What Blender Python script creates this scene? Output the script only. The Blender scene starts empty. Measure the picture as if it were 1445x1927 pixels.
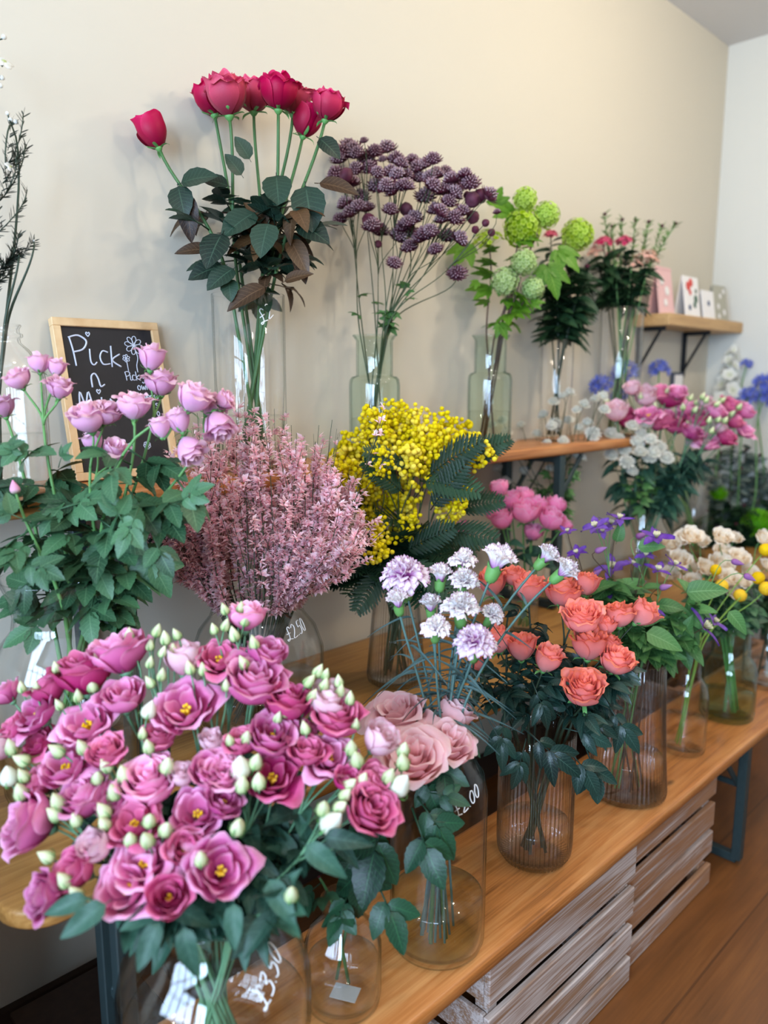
import bpy, math, random
from math import sin, cos, pi, radians, sqrt, atan2, exp
from mathutils import Vector, Matrix

# ------------------------------------------------------------------ scene, camera, light
sc = bpy.context.scene
COL = sc.collection
FPX, CX, CY = 1447.0, 722.5, 963.5
PITCH, HEAD = radians(9.6), radians(45.6)
CAM = Vector((0.0, -1.58, 1.40))
FH = Vector((cos(HEAD), sin(HEAD), 0)); RT = Vector((sin(HEAD), -cos(HEAD), 0))
FW = FH * cos(PITCH) - Vector((0, 0, sin(PITCH)))
UP = FH * sin(PITCH) + Vector((0, 0, cos(PITCH)))

cam_data = bpy.data.cameras.new('camera')
cam = bpy.data.objects.new('camera', cam_data); COL.objects.link(cam)
cam.location = CAM
cam.rotation_euler = (pi / 2 - PITCH, 0, HEAD - pi / 2)
cam_data.sensor_fit = 'VERTICAL'; cam_data.sensor_height = 36.0
cam_data.lens = FPX / 1927.0 * 36.0
cam_data.clip_start = 0.02
cam_data.dof.use_dof = True
cam_data.dof.focus_distance = 1.50
cam_data.dof.aperture_fstop = 2.0
sc.camera = cam

sc.view_settings.view_transform = 'Standard'
sc.view_settings.look = 'None'
sc.view_settings.gamma = 1.0
sc.view_settings.use_curve_mapping = False
sc.view_settings.exposure = 0.2
cy = sc.cycles
cy.max_bounces = 7; cy.diffuse_bounces = 3; cy.glossy_bounces = 3
cy.transmission_bounces = 5; cy.transparent_max_bounces = 40
cy.caustics_reflective = False; cy.caustics_refractive = False
cy.use_denoising = True
cy.sample_clamp_indirect = 6.0

world = bpy.data.worlds.new('sky'); sc.world = world; world.use_nodes = True
wb = world.node_tree.nodes['Background']
wb.inputs[0].default_value = (0.55, 0.68, 0.95, 1); wb.inputs[1].default_value = 1.0

def area(name, loc, target, sx, sy, power, col):
    d = bpy.data.lights.new(name, 'AREA'); d.shape = 'RECTANGLE'; d.size = sx; d.size_y = sy
    d.energy = power; d.color = col
    o = bpy.data.objects.new(name, d); COL.objects.link(o)
    o.location = loc
    o.rotation_euler = (Vector(target) - Vector(loc)).to_track_quat('-Z', 'Y').to_euler()
    return o
def bulb(name, loc, power, col, rad):
    d = bpy.data.lights.new(name, 'POINT'); d.energy = power; d.color = col; d.shadow_soft_size = rad
    o = bpy.data.objects.new(name, d); COL.objects.link(o); o.location = loc
    return o
WINX, ROOMY, CEIL, ENDX = -2.3, -4.2, 2.87, 3.69
# daylight through the shop window and the glazed shop door (both in the street wall behind the camera, to its left)
area('daylight_window', (WINX - 0.03, -1.48, 1.80), (2, -1.48, 1.5), 2.0, 1.7, 180, (0.54, 0.74, 1.0))
area('daylight_door', (WINX - 0.03, -3.22, 1.72), (2, -2.6, 1.0), 0.9, 1.4, 110, (0.54, 0.74, 1.0))
# warm ceiling lamps; the two low ones are unseen fill, placed to brighten the flowers
for lx, ly, lz, lw in ((0.2, -1.30, 2.77, 4), (1.35, -1.15, 2.77, 9), (2.4, -1.15, 2.77, 26), (0.15, -2.05, 2.25, 17), (1.7, -2.05, 2.25, 19)):
    bulb('ceiling_and_fill_light', (lx, ly, lz), lw, (1.0, 0.87, 0.68), 0.05)

# ------------------------------------------------------------------ picture-to-place helpers
def ray(px, py): return FW + RT * ((px - CX) / FPX) - UP * ((py - CY) / FPX)
def at_d(px, py, d): return CAM + ray(px, py) * d
def at_z(px, py, z):
    r = ray(px, py); return CAM + r * ((z - CAM.z) / r.z)
def at_y(px, py, y):
    r = ray(px, py); return CAM + r * ((y - CAM.y) / r.y)
def dep(p): return (Vector(p) - CAM).dot(FW)
def look(a, k=0.3):
    """a direction as seen from the shop floor: a degrees clockwise from up, k towards the viewer"""
    a = radians(a); return (RT * sin(a) + UP * cos(a) - FW * k).normalized()

# ------------------------------------------------------------------ mesh accumulator
class MB:
    def __init__(s): s.v = []; s.f = []; s.st = []; s.mi = []
    def add(s, v, f, st=None, mi=0, M=None):
        o = len(s.v)
        if M is not None: v = [M @ Vector(p) for p in v]
        s.v.extend([tuple(p) for p in v]); s.f.extend([tuple(i + o for i in q) for q in f])
        s.st.extend(st if st else [(0.5, 0, 0)] * len(v)); s.mi.extend([mi] * len(f)); return s
    def grid(s, P, ns, nt, st, mi=0, M=None):
        F = [(i * nt + j, i * nt + j + 1, (i + 1) * nt + j + 1, (i + 1) * nt + j) for i in range(ns - 1) for j in range(nt - 1)]
        return s.add(P, F, st, mi, M)
    def tube(s, pts, rad, n=6, mi=0, M=None, cap=True, rnd=0.0):
        pts = [Vector(p) for p in pts]; m = len(pts)
        if not hasattr(rad, '__len__'): rad = [rad] * m
        V = []; ST = []; prev = None
        for i, p in enumerate(pts):
            t = (pts[min(i + 1, m - 1)] - pts[max(i - 1, 0)])
            if t.length < 1e-9: t = Vector((0, 0, 1))
            t.normalize()
            if prev is None: u = t.orthogonal().normalized()
            else:
                u = prev - t * prev.dot(t)
                u = t.orthogonal() if u.length < 1e-6 else u
                u.normalize()
            prev = u; w = t.cross(u)
            for j in range(n):
                a = 2 * pi * j / n
                V.append(p + (u * cos(a) + w * sin(a)) * rad[i]); ST.append((i / (m - 1), j / n, rnd))
        F = [(i * n + j, i * n + (j + 1) % n, (i + 1) * n + (j + 1) % n, (i + 1) * n + j) for i in range(m - 1) for j in range(n)]
        if cap: F += [tuple(range(n - 1, -1, -1)), tuple(range((m - 1) * n, m * n))]
        return s.add(V, F, ST, mi, M)
    def lathe(s, prof, n=40, mi=0, M=None, ribs=0, ribamp=0.0, ribz=(-9, 9)):
        V = []; ST = []; m = len(prof)
        for i, (r, z) in enumerate(prof):
            for j in range(n):
                a = 2 * pi * j / n
                rr = r
                if ribs and ribz[0] < z < ribz[1] and r > 0.01: rr = r + ribamp * (cos(a * ribs))
                V.append((rr * cos(a), rr * sin(a), z)); ST.append((i / max(1, m - 1), j / n, 0))
        F = [(i * n + j, i * n + (j + 1) % n, (i + 1) * n + (j + 1) % n, (i + 1) * n + j) for i in range(m - 1) for j in range(n)]
        return s.add(V, F, ST, mi, M)
    def box(s, lo, hi, mi=0, M=None, b=0.0):
        x0, y0, z0 = lo; x1, y1, z1 = hi
        if b <= 0:
            V = [(x, y, z) for z in (z0, z1) for y in (y0, y1) for x in (x0, x1)]
            F = [(0, 2, 3, 1), (4, 5, 7, 6), (0, 1, 5, 4), (2, 6, 7, 3), (0, 4, 6, 2), (1, 3, 7, 5)]
            return s.add(V, F, None, mi, M)
        V = []; idx = {}
        for sx in (0, 1):
            for sy in (0, 1):
                for sz in (0, 1):
                    for ax in range(3):
                        p = [(x0, x1)[sx], (y0, y1)[sy], (z0, z1)[sz]]
                        for k in range(3):
                            if k != ax: p[k] += b * (-1 if (sx, sy, sz)[k] else 1)
                        idx[(sx, sy, sz, ax)] = len(V); V.append(tuple(p))
        F = []
        for ax in range(3):
            o = [k for k in range(3) if k != ax]
            for sd in (0, 1):
                q = []
                for c in ((0, 0), (1, 0), (1, 1), (0, 1)):
                    k = [0, 0, 0]; k[ax] = sd; k[o[0]] = c[0]; k[o[1]] = c[1]; q.append(idx[(*k, ax)])
                F.append(tuple(q))
        for ax in range(3):
            o = [k for k in range(3) if k != ax]
            for c in ((0, 0), (1, 0), (1, 1), (0, 1)):
                k0 = [0, 0, 0]; k0[o[0]], k0[o[1]] = c; k1 = list(k0); k1[ax] = 1
                F.append((idx[(*k0, o[0])], idx[(*k0, o[1])], idx[(*k1, o[1])], idx[(*k1, o[0])]))
        for sx in (0, 1):
            for sy in (0, 1):
                for sz in (0, 1): F.append(tuple(idx[(sx, sy, sz, a)] for a in range(3)))
        return s.add(V, F, None, mi, M)
    def mesh(s, name, mats, smooth=True):
        me = bpy.data.meshes.new(name); me.from_pydata(s.v, [], s.f)
        for m in (mats if isinstance(mats, (list, tuple)) else [mats]): me.materials.append(m)
        if any(s.mi): me.polygons.foreach_set('material_index', s.mi)
        me.polygons.foreach_set('use_smooth', [smooth] * len(s.f))
        at = me.attributes.new('st', 'FLOAT_VECTOR', 'POINT')
        at.data.foreach_set('vector', [c for p in s.st for c in p])
        me.update(); return me

PHI = (1 + 5 ** .5) / 2
_ico = [(-1, PHI, 0), (1, PHI, 0), (-1, -PHI, 0), (1, -PHI, 0), (0, -1, PHI), (0, 1, PHI), (0, -1, -PHI), (0, 1, -PHI), (PHI, 0, -1), (PHI, 0, 1), (-PHI, 0, -1), (-PHI, 0, 1)]
_icf = [(0, 11, 5), (0, 5, 1), (0, 1, 7), (0, 7, 10), (0, 10, 11), (1, 5, 9), (5, 11, 4), (11, 10, 2), (10, 7, 6), (7, 1, 8), (3, 9, 4), (3, 4, 2), (3, 2, 6), (3, 6, 8), (3, 8, 9), (4, 9, 5), (2, 4, 11), (6, 2, 10), (8, 6, 7), (9, 8, 1)]
def ico(sub):
    V = [Vector(p).normalized() for p in _ico]; F = list(_icf)
    for _ in range(sub):
        c = {}; G = []
        def mid(a, b):
            k = (min(a, b), max(a, b))
            if k not in c: c[k] = len(V); V.append(((V[a] + V[b]) / 2).normalized())
            return c[k]
        for a, b, d in F:
            x, y, z = mid(a, b), mid(b, d), mid(d, a); G += [(a, x, z), (b, y, x), (d, z, y), (x, y, z)]
        F = G
    return V, F
ICO = [ico(0), ico(1), ico(2), ico(3)]
def ball(mb, c, r, sub=1, st=(0.5, 0, 0), mi=0, sq=(1, 1, 1)):
    V, F = ICO[sub]
    mb.add([(c[0] + p.x * r * sq[0], c[1] + p.y * r * sq[1], c[2] + p.z * r * sq[2]) for p in V], F, [st] * len(V), mi)

def frame(pos, d, size=1.0, roll=0.0):
    """matrix whose local +Z points along d"""
    d = Vector(d).normalized()
    R = d.to_track_quat('Z', 'Y').to_matrix().to_4x4()
    return Matrix.Translation(Vector(pos)) @ R @ Matrix.Rotation(roll, 4, 'Z') @ Matrix.Scale(size, 4)
def leafframe(pos, d, n, L, W=None):
    """local +Y along d (length), +Z near n (upper face)"""
    y = Vector(d).normalized(); z = Vector(n) - y * Vector(n).dot(y)
    if z.length < 1e-4: z = y.orthogonal()
    z.normalize(); x = y.cross(z); W = W or L
    return Matrix.Translation(Vector(pos)) @ Matrix(((x.x * W, y.x * L, z.x * L, 0), (x.y * W, y.y * L, z.y * L, 0), (x.z * W, y.z * L, z.z * L, 0), (0, 0, 0, 1)))
def bez(p0, p1, p2, p3, n):
    out = []
    for i in range(n + 1):
        t = i / n; u = 1 - t
        out.append(p0 * u ** 3 + p1 * 3 * u * u * t + p2 * 3 * u * t * t + p3 * t ** 3)
    return out
def lerp(a, b, t): return a + (b - a) * t

# ------------------------------------------------------------------ object helpers
def empty(name, loc):
    o = bpy.data.objects.new(name, None); o.empty_display_size = 0.02; COL.objects.link(o); o.location = loc; return o
def tag(o, label, cat, group=None):
    o['label'] = label; o['category'] = cat
    if group: o['group'] = group
    return o
def put(name, me, parent=None, M=None):
    o = bpy.data.objects.new(name, me); COL.objects.link(o)
    if parent is not None: o.parent = parent
    if M is not None: o.matrix_basis = M
    return o
def struct(name, mb, mat, smooth=False):
    o = put(name, mb.mesh(name, mat, smooth)); o['kind'] = 'structure'; return o
def loc_of(root): return Matrix.Translation(-root.location)

# ------------------------------------------------------------------ materials
def lin(h):
    h = h.lstrip('#'); c = [int(h[i:i + 2], 16) / 255 for i in (0, 2, 4)]
    return tuple((x / 12.92 if x <= 0.04045 else ((x + 0.055) / 1.055) ** 2.4) for x in c) + (1.0,)
class NT:
    def __init__(s, name):
        s.m = bpy.data.materials.new(name); s.m.use_nodes = True; s.t = s.m.node_tree; s.t.nodes.clear()
        s.out = s.t.nodes.new('ShaderNodeOutputMaterial')
    def n(s, ty, ins=None, **kw):
        x = s.t.nodes.new(ty)
        for k, v in kw.items(): setattr(x, k, v)
        for k, v in (ins or {}).items():
            if hasattr(v, 'is_output') or isinstance(v, bpy.types.NodeSocket): s.t.links.new(v, x.inputs[k])
            else: x.inputs[k].default_value = v
        return x
    def math(s, op, a, b=0.0): return s.n('ShaderNodeMath', {0: a, 1: b}, operation=op).outputs[0]
    def ramp(s, fac, stops, interp='LINEAR'):
        r = s.n('ShaderNodeValToRGB', {0: fac}); e = r.color_ramp.elements; r.color_ramp.interpolation = interp
        while len(e) < len(stops): e.new(0.5)
        for el, (p, c) in zip(e, stops): el.position = p; el.color = c if len(c) == 4 else tuple(c) + (1,)
        return r.outputs[0]
    def mix(s, f, a, b, ty='MIX'):
        x = s.n('ShaderNodeMix', {0: f, 6: a, 7: b}, data_type='RGBA', blend_type=ty); return x.outputs[2]
    def done(s, sh): s.t.links.new(sh, s.out.inputs[0]); return s.m

def petal(name, stops, edge=None, ew=0.7, rough=0.55, trans=0.28, var=0.12, streak=0.0):
    """petal: colour along its length (and towards its sides), a little variation between petals and between flowers"""
    N = NT(name); st = N.n('ShaderNodeAttribute', attribute_name='st'); sp = N.n('ShaderNodeSeparateXYZ', {0: st.outputs['Vector']})
    no = N.n('ShaderNodeTexNoise', {'Scale': 60.0, 'Detail': 2.0})
    f = N.math('ADD', sp.outputs[0], N.math('MULTIPLY', N.math('SUBTRACT', no.outputs[0], 0.5), 0.22))
    c = N.ramp(f, [(p, lin(h)) for p, h in stops])
    if edge:
        t = N.math('ABSOLUTE', sp.outputs[1]); m = N.math('MAXIMUM', N.math('MULTIPLY', t, N.math('POWER', sp.outputs[0], 0.5)), N.math('POWER', sp.outputs[0], 2.0))
        m = N.math('ADD', m, N.math('MULTIPLY', N.math('SUBTRACT', no.outputs[0], 0.5), 0.5))
        c = N.mix(N.ramp(m, [(ew - 0.08, (0, 0, 0)), (ew + 0.16, (1, 1, 1))]), c, lin(edge))
    if streak:
        w = N.math('SINE', N.math('MULTIPLY', sp.outputs[1], 16.0)); w = N.math('MULTIPLY', N.math('ADD', N.math('MULTIPLY', w, .5), .5), streak)
        c = N.mix(w, c, (0.9, 0.86, 0.86, 1))
    oi = N.n('ShaderNodeObjectInfo')
    v = N.math('ADD', N.math('MULTIPLY', N.math('SUBTRACT', sp.outputs[2], .5), var * 1.4), N.math('MULTIPLY', N.math('SUBTRACT', oi.outputs['Random'], .5), var * 2))
    hs = N.n('ShaderNodeHueSaturation', {'Color': c, 'Value': N.math('ADD', v, 1.0), 'Saturation': N.math('ADD', N.math('MULTIPLY', v, -.6), 1.0)}).outputs[0]
    b = N.n('ShaderNodeBsdfPrincipled', {'Base Color': hs, 'Roughness': rough, 'Specular IOR Level': 0.25})
    tr = N.n('ShaderNodeBsdfTranslucent', {0: hs})
    return N.done(N.n('ShaderNodeMixShader', {0: trans, 1: b.outputs[0], 2: tr.outputs[0]}).outputs[0])

def leafmat(name, dark, light, vein, rough=0.42, trans=0.16, nv=9.0, vs=0.5):
    N = NT(name); st = N.n('ShaderNodeAttribute', attribute_name='st'); sp = N.n('ShaderNodeSeparateXYZ', {0: st.outputs['Vector']})
    no = N.n('ShaderNodeTexNoise', {'Scale': 25.0, 'Detail': 3.0}); oi = N.n('ShaderNodeObjectInfo')
    f = N.math('ADD', N.math('MULTIPLY', no.outputs[0], .5), N.math('ADD', N.math('MULTIPLY', oi.outputs['Random'], .4), N.math('MULTIPLY', sp.outputs[2], .25)))
    c = N.ramp(f, [(0.25, lin(dark)), (0.9, lin(light))])
    t = N.math('ABSOLUTE', sp.outputs[1])
    mid = N.math('LESS_THAN', t, 0.045)
    sv = N.math('SINE', N.math('MULTIPLY', N.math('SUBTRACT', sp.outputs[0], N.math('MULTIPLY', t, .18)), nv * 2 * pi))
    sv = N.math('GREATER_THAN', sv, 0.9)
    c = N.mix(N.math('MULTIPLY', N.math('MAXIMUM', mid, N.math('MULTIPLY', sv, .5)), vs), c, lin(vein))
    bp = N.n('ShaderNodeBump', {'Strength': 0.35, 'Distance': 0.002, 'Height': N.math('ADD', sv, N.math('MULTIPLY', no.outputs[0], .6))})
    b = N.n('ShaderNodeBsdfPrincipled', {'Base Color': c, 'Roughness': rough, 'Specular IOR Level': 0.4, 'Normal': bp.outputs[0]})
    tr = N.n('ShaderNodeBsdfTranslucent', {0: c})
    return N.done(N.n('ShaderNodeMixShader', {0: trans, 1: b.outputs[0], 2: tr.outputs[0]}).outputs[0])

def plain(name, h, rough=0.5, metal=0.0, var=0.0, scale=8.0, h2=None, spec=0.4, bump=0.0):
    N = NT(name); c = lin(h)
    no = N.n('ShaderNodeTexNoise', {'Scale': scale, 'Detail': 4.0}, )
    c = N.mix(no.outputs[0], c, lin(h2 or h))
    ins = {'Base Color': c, 'Roughness': rough, 'Metallic': metal, 'Specular IOR Level': spec}
    if bump: ins['Normal'] = N.n('ShaderNodeBump', {'Strength': bump, 'Distance': 0.003, 'Height': no.outputs[0]}).outputs[0]
    return N.done(N.n('ShaderNodeBsdfPrincipled', ins).outputs[0])

def wood(name, stops, stretch=(1.2, 14, 14), rough=0.4, knots=True, paint=None, bump=0.25, planks=0.0, pth=0.0):
    N = NT(name); tc = N.n('ShaderNodeTexCoord')
    mp = N.n('ShaderNodeMapping', {0: tc.outputs['Object'], 'Scale': stretch})
    n1 = N.n('ShaderNodeTexNoise', {0: mp.outputs[0], 'Scale': 2.2, 'Detail': 6.0, 'Distortion': 1.2})
    mp2 = N.n('ShaderNodeMapping', {0: tc.outputs['Object'], 'Scale': tuple(x * (1.5 if i == 0 else 9) for i, x in enumerate(stretch))})
    n2 = N.n('ShaderNodeTexNoise', {0: mp2.outputs[0], 'Scale': 2.0, 'Detail': 3.0})
    n3 = N.n('ShaderNodeTexNoise', {0: tc.outputs['Object'], 'Scale': 3.0, 'Detail': 2.0})
    f = N.math('ADD', N.math('MULTIPLY', n1.outputs[0], .55), N.math('ADD', N.math('MULTIPLY', n2.outputs[0], .36), N.math('MULTIPLY', n3.outputs[0], .17)))
    c = N.ramp(f, [(p, lin(h)) for p, h in stops])
    if knots:
        mk = N.n('ShaderNodeMapping', {0: tc.outputs['Object'], 'Scale': (3.2, 7.5, 7.5)})
        vo = N.n('ShaderNodeTexVoronoi', {0: mk.outputs[0], 'Scale': 1.0})
        k = N.ramp(vo.outputs['Distance'], [(0.035, (1, 1, 1)), (0.085, (0, 0, 0))])
        c = N.mix(N.math('MULTIPLY', k, .75), c, lin('#3a2412'))
    if planks:
        sp = N.n('ShaderNodeSeparateXYZ', {0: tc.outputs['Object']})
        y = N.math('FRACT', N.math('MULTIPLY', sp.outputs[1], 1 / planks)); g = N.math('LESS_THAN', y, 0.03)
        wn = N.n('ShaderNodeTexWhiteNoise', {1: N.math('FLOOR', N.math('MULTIPLY', sp.outputs[1], 1 / planks))}, noise_dimensions='1D')
        c = N.mix(.25, c, N.ramp(wn.outputs[0], [(0, lin('#5d3819')), (1, lin('#a06a38'))]), 'MIX')
        c = N.mix(N.math('MULTIPLY', g, .45), c, lin('#2a170a'))
    if paint:
        pn = N.math('ADD', N.math('MULTIPLY', n1.outputs[0], .6), N.math('MULTIPLY', n2.outputs[0], .5))
        c = N.mix(N.ramp(pn, [(0.40 + pth, (1, 1, 1)), (0.58 + pth, (0, 0, 0))]), c, lin(paint))
    bp = N.n('ShaderNodeBump', {'Strength': bump, 'Distance': 0.002, 'Height': f})
    return N.done(N.n('ShaderNodeBsdfPrincipled', {'Base Color': c, 'Roughness': N.math('ADD', N.math('MULTIPLY', n2.outputs[0], .25), rough - .1), 'Normal': bp.outputs[0]}).outputs[0])

def glass(name, face, edge, rough=0.02, refl=1.0, lo=0.62):
    """thin blown glass: clear face on, more tinted where the wall is seen edge on, with mirror reflections that grow at grazing angles"""
    N = NT(name); lw = N.n('ShaderNodeLayerWeight', {0: 0.5}); fa = lw.outputs['Facing']
    c = N.ramp(fa, [(lo, lin(face)), (0.99, lin(edge))])
    t = N.n('ShaderNodeBsdfTransparent', {0: c}); g = N.n('ShaderNodeBsdfGlossy', {0: (1, 1, 1, 1), 'Roughness': rough})
    f = N.math('MULTIPLY', N.math('ADD', 0.035, N.math('MULTIPLY', N.math('POWER', fa, 5.0), 0.6)), refl)
    return N.done(N.n('ShaderNodeMixShader', {0: f, 1: t.outputs[0], 2: g.outputs[0]}).outputs[0])

# ------------------------------------------------------------------ material set
M_ = {}
M_['glass'] = glass('clear_glass', '#ffffff', '#95a19f', 0.01, 1.0, .7)
M_['glass_rib'] = glass('ribbed_clear_glass', '#fdfdfd', '#a4a7aa', 0.04, 1.5, .35)
M_['glass_green'] = glass('pale_green_glass', '#f5faf7', '#7fa69c', 0.02)
M_['glass_deep'] = glass('green_tinted_glass', '#f2faf4', '#6aa184', 0.02)
M_['water'] = glass('water', '#fcfdfc', '#e3e8e5', 0.0, 0.8)
M_['water_green'] = glass('greenish_water', '#f5f9ef', '#d2dcc6', 0.0, 0.8)
M_['white_ink'] = plain('white_pen', '#f6f6f6', 0.6)
M_['chalk'] = plain('chalk', '#dfe4f2', 0.9, h2='#b9bfd0', scale=300)
M_['slate'] = plain('black_slate', '#17161a', 0.55, h2='#222126', scale=9)
M_['pine'] = wood('pale_pine', [(0.3, '#c99d6c'), (0.7, '#e8c899')], (10, 10, 1.5), 0.5, False)
M_['board'] = wood('varnished_board', [(0.30, '#70401c'), (0.5, '#b9743a'), (0.72, '#d4965a')], (1.4, 13, 13), 0.34, True, planks=0.0)
M_['board_old'] = wood('worn_board', [(0.30, '#6a4420'), (0.5, '#a3733a'), (0.75, '#c39556')], (1.4, 13, 13), 0.42)
M_['crate'] = wood('whitewashed_slat', [(0.3, '#4a3021'), (0.55, '#8a6448'), (0.8, '#a98566')], (1.3, 9, 15), 0.7, True, '#c9bbb4', 0.5, pth=.07)
M_['crate_brown'] = wood('worn_brown_slat', [(0.3, '#5a3a26'), (0.55, '#a0714e'), (0.8, '#bb9170')], (1.3, 9, 15), 0.7, True, '#cfc0b8', 0.5, pth=-.02)
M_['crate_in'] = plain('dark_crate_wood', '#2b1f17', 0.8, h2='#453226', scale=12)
M_['floorwood'] = wood('floorboards', [(0.30, '#43260f'), (0.55, '#6a3d1a'), (0.8, '#855325')], (1.2, 8, 8), 0.36, False, planks=0.19)
M_['steel'] = plain('teal_painted_steel', '#2a3738', 0.45, 0.2, h2='#354546', scale=20)
M_['iron'] = plain('black_iron', '#17191c', 0.5, 0.3, h2='#24272b', scale=20)
M_['shelfwood'] = wood('shelf_wood', [(0.3, '#a37c4c'), (0.7, '#cfa874')], (2, 12, 12), 0.5, False)
M_['wall'] = plain('cream_wall_paint', '#cfc7b5', 0.75, h2='#d2cab9', scale=2.5, spec=0.2)
M_['wall_end'] = plain('white_wall_paint', '#d0cec4', 0.7, h2='#d3d1c8', scale=2, spec=0.2)
M_['ceil'] = plain('ceiling_paint', '#d6d4d2', 0.8, h2='#dad8d6', scale=2)
M_['wall_dark'] = plain('shop_wall_paint', '#6b6259', 0.8, h2='#5d554d', scale=2)
M_['lamp'] = plain('lamp_metal', '#d8d8d8', 0.3, 0.6)
M_['paper'] = plain('white_card', '#efeae6', 0.8, h2='#f4f0ec')
M_['pinkcard'] = plain('pink_card', '#f0c9c6', 0.8, h2='#e9b9ba', scale=20)
M_['redink'] = plain('red_print', '#d9574f', 0.8)
M_['bluink'] = plain('blue_print', '#4c5a78', 0.8)
M_['greenink'] = plain('green_print', '#56705f', 0.8)
M_['greycard'] = plain('grey_green_card', '#b9b5a4', 0.8, h2='#a8a694', scale=15)
M_['sticker'] = plain('grey_sticker', '#aab0b0', 0.5, h2='#b8bdbd')
M_['dark_frame'] = plain('dark_frame', '#4a4f5c', 0.5)

# petals
P_ = {}
P_['red'] = petal('red_rose_petal', [(0, '#780a2e'), (.5, '#ad0f40'), (1, '#cc1c54')], '#dc3a6c', .93, .5, .12, .14)  # darkened petal base paints in the shade between the petals
P_['lilac'] = petal('lilac_rose_petal', [(0, '#ecc3dc'), (.5, '#eeb0d6'), (1, '#f6c9de')], '#f6ccd2', .88, .55, .35, .10)
P_['coral'] = petal('coral_rose_petal', [(0, '#ffc0bc'), (.5, '#ffa4a0'), (1, '#ff9a8c')], '#ff9676', .87, .5, .36, .10)
P_['blush'] = petal('blush_rose_petal', [(0, '#ffadab'), (.5, '#ffc6c9'), (1, '#ffd8de')], '#ffe4e6', .95, .5, .45, .05)
P_['cream'] = petal('cream_rose_petal', [(0, '#ffc478'), (.5, '#ffeccb'), (1, '#fffaf2')], None, .8, .55, .55, .06)
P_['lis'] = petal('pink_lisianthus_petal', [(0, '#b03470'), (.35, '#dc6ca4'), (.75, '#e985b6'), (1, '#f3a9cd')], '#f6b6d4', .88, .5, .3, .22)
P_['lisd'] = petal('deep_pink_lisianthus_petal', [(0, '#97265a'), (.4, '#cb4c80'), (1, '#e4759f')], '#ee92b4', .9, .5, .28, .16)
P_['lisp'] = petal('pale_pink_lisianthus_petal', [(0, '#eaa6bd'), (.5, '#f5c8d5'), (1, '#fbe2e8')], '#e9a9bd', .9, .5, .35, .10)
P_['bud'] = petal('lisianthus_bud', [(0, '#9bb174'), (.35, '#c9d69c'), (.75, '#e2e5bf'), (1, '#dfe0b0')], None, .8, .55, .2, .10)
P_['budw'] = petal('white_lisianthus_bud', [(0, '#a9bb85'), (.3, '#e4e6cd'), (1, '#f2efe2')], None, .8, .55, .25, .06)
P_['budp'] = petal('pink_rosebud', [(0, '#7fa26a'), (.3, '#e3a3bd'), (1, '#e79ab9')], None, .8, .55, .25, .06)
P_['carn'] = petal('white_and_purple_carnation_petal', [(0, '#b04fae'), (.32, '#e3bcdb'), (.52, '#f6efef'), (1, '#faf6f2')], '#b06aa0', 1.0, .6, .3, .10)
P_['carn2'] = petal('magenta_hearted_carnation_petal', [(0, '#b83cab'), (.45, '#d56cc5'), (.8, '#f0dcea'), (1, '#f6eff3')], '#b874a8', .97, .6, .3, .06)
P_['ran'] = petal('pink_ranunculus_petal', [(0, '#f9b8dc'), (.5, '#ff8fc4'), (1, '#ffa2cd')], '#ffc6e2', .92, .5, .3, .08)
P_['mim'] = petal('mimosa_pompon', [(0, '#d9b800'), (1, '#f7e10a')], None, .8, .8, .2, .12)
P_['ast'] = petal('purple_astrantia_floret', [(0, '#3c1d26'), (.55, '#744553'), (1, '#b3969f')], None, .8, .7, .2, .25)
P_['astb'] = petal('purple_astrantia_bract', [(0, '#3f1724'), (1, '#6d364a')], None, .8, .6, .2, .25)
P_['astw'] = petal('white_astrantia_floret', [(0, '#c9cdb2'), (.5, '#e6e4d4'), (1, '#f3f1ea')], None, .8, .7, .25, .10)
P_['vib'] = petal('green_viburnum_floret', [(0, '#8fb52e'), (.5, '#b4d348'), (1, '#cfe279')], None, .8, .6, .3, .14)
P_['vibp'] = petal('pale_viburnum_floret', [(0, '#9fbf6a'), (.5, '#bcd58d'), (1, '#d9e8b8')], None, .8, .6, .3, .10)
P_['broom'] = petal('pink_broom_petal', [(0, '#f7a4ae'), (.4, '#ffccd5'), (1, '#ffeef1')], None, .8, .6, .45, .24)
P_['agap'] = petal('blue_agapanthus_petal', [(0, '#5b68c9'), (1, '#8c9ae6')], None, .8, .5, .35, .12)
P_['delph'] = petal('white_delphinium_petal', [(0, '#dfe3c0'), (.4, '#f5f4ea'), (1, '#fbfaf4')], None, .8, .5, .35, .05)
P_['clem'] = petal('purple_clematis_petal', [(0, '#8a5cb8'), (.5, '#6a3fa0'), (1, '#7c52b5')], '#5c3596', .7, .5, .25, .12)
P_['clembud'] = petal('purple_clematis_bud', [(0, '#9a5f9a'), (1, '#b07fc0')], None, .8, .5, .2, .1)
P_['yel'] = petal('yellow_stamen', [(0, '#c98d12'), (1, '#f0c420')], None, .8, .7, .1, .1)
P_['crasp'] = petal('yellow_craspedia', [(0, '#e3ad00'), (1, '#f8d10c')], None, .8, .8, .1, .08)
P_['mum'] = petal('green_chrysanthemum_petal', [(0, '#5aa818'), (1, '#a2e640')], None, .8, .6, .3, .1)
P_['hyp'] = petal('rose_pink_cluster_floret', [(0, '#c33a63'), (1, '#ef7f9a')], None, .8, .6, .25, .15)
P_['hypp'] = petal('peach_cluster_floret', [(0, '#d79a86'), (1, '#edc3b2')], None, .8, .6, .25, .15)
P_['wax'] = petal('white_waxflower_petal', [(0, '#c9d08a'), (.3, '#ecebe0'), (1, '#f6f4ee')], None, .8, .5, .3, .05)
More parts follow.
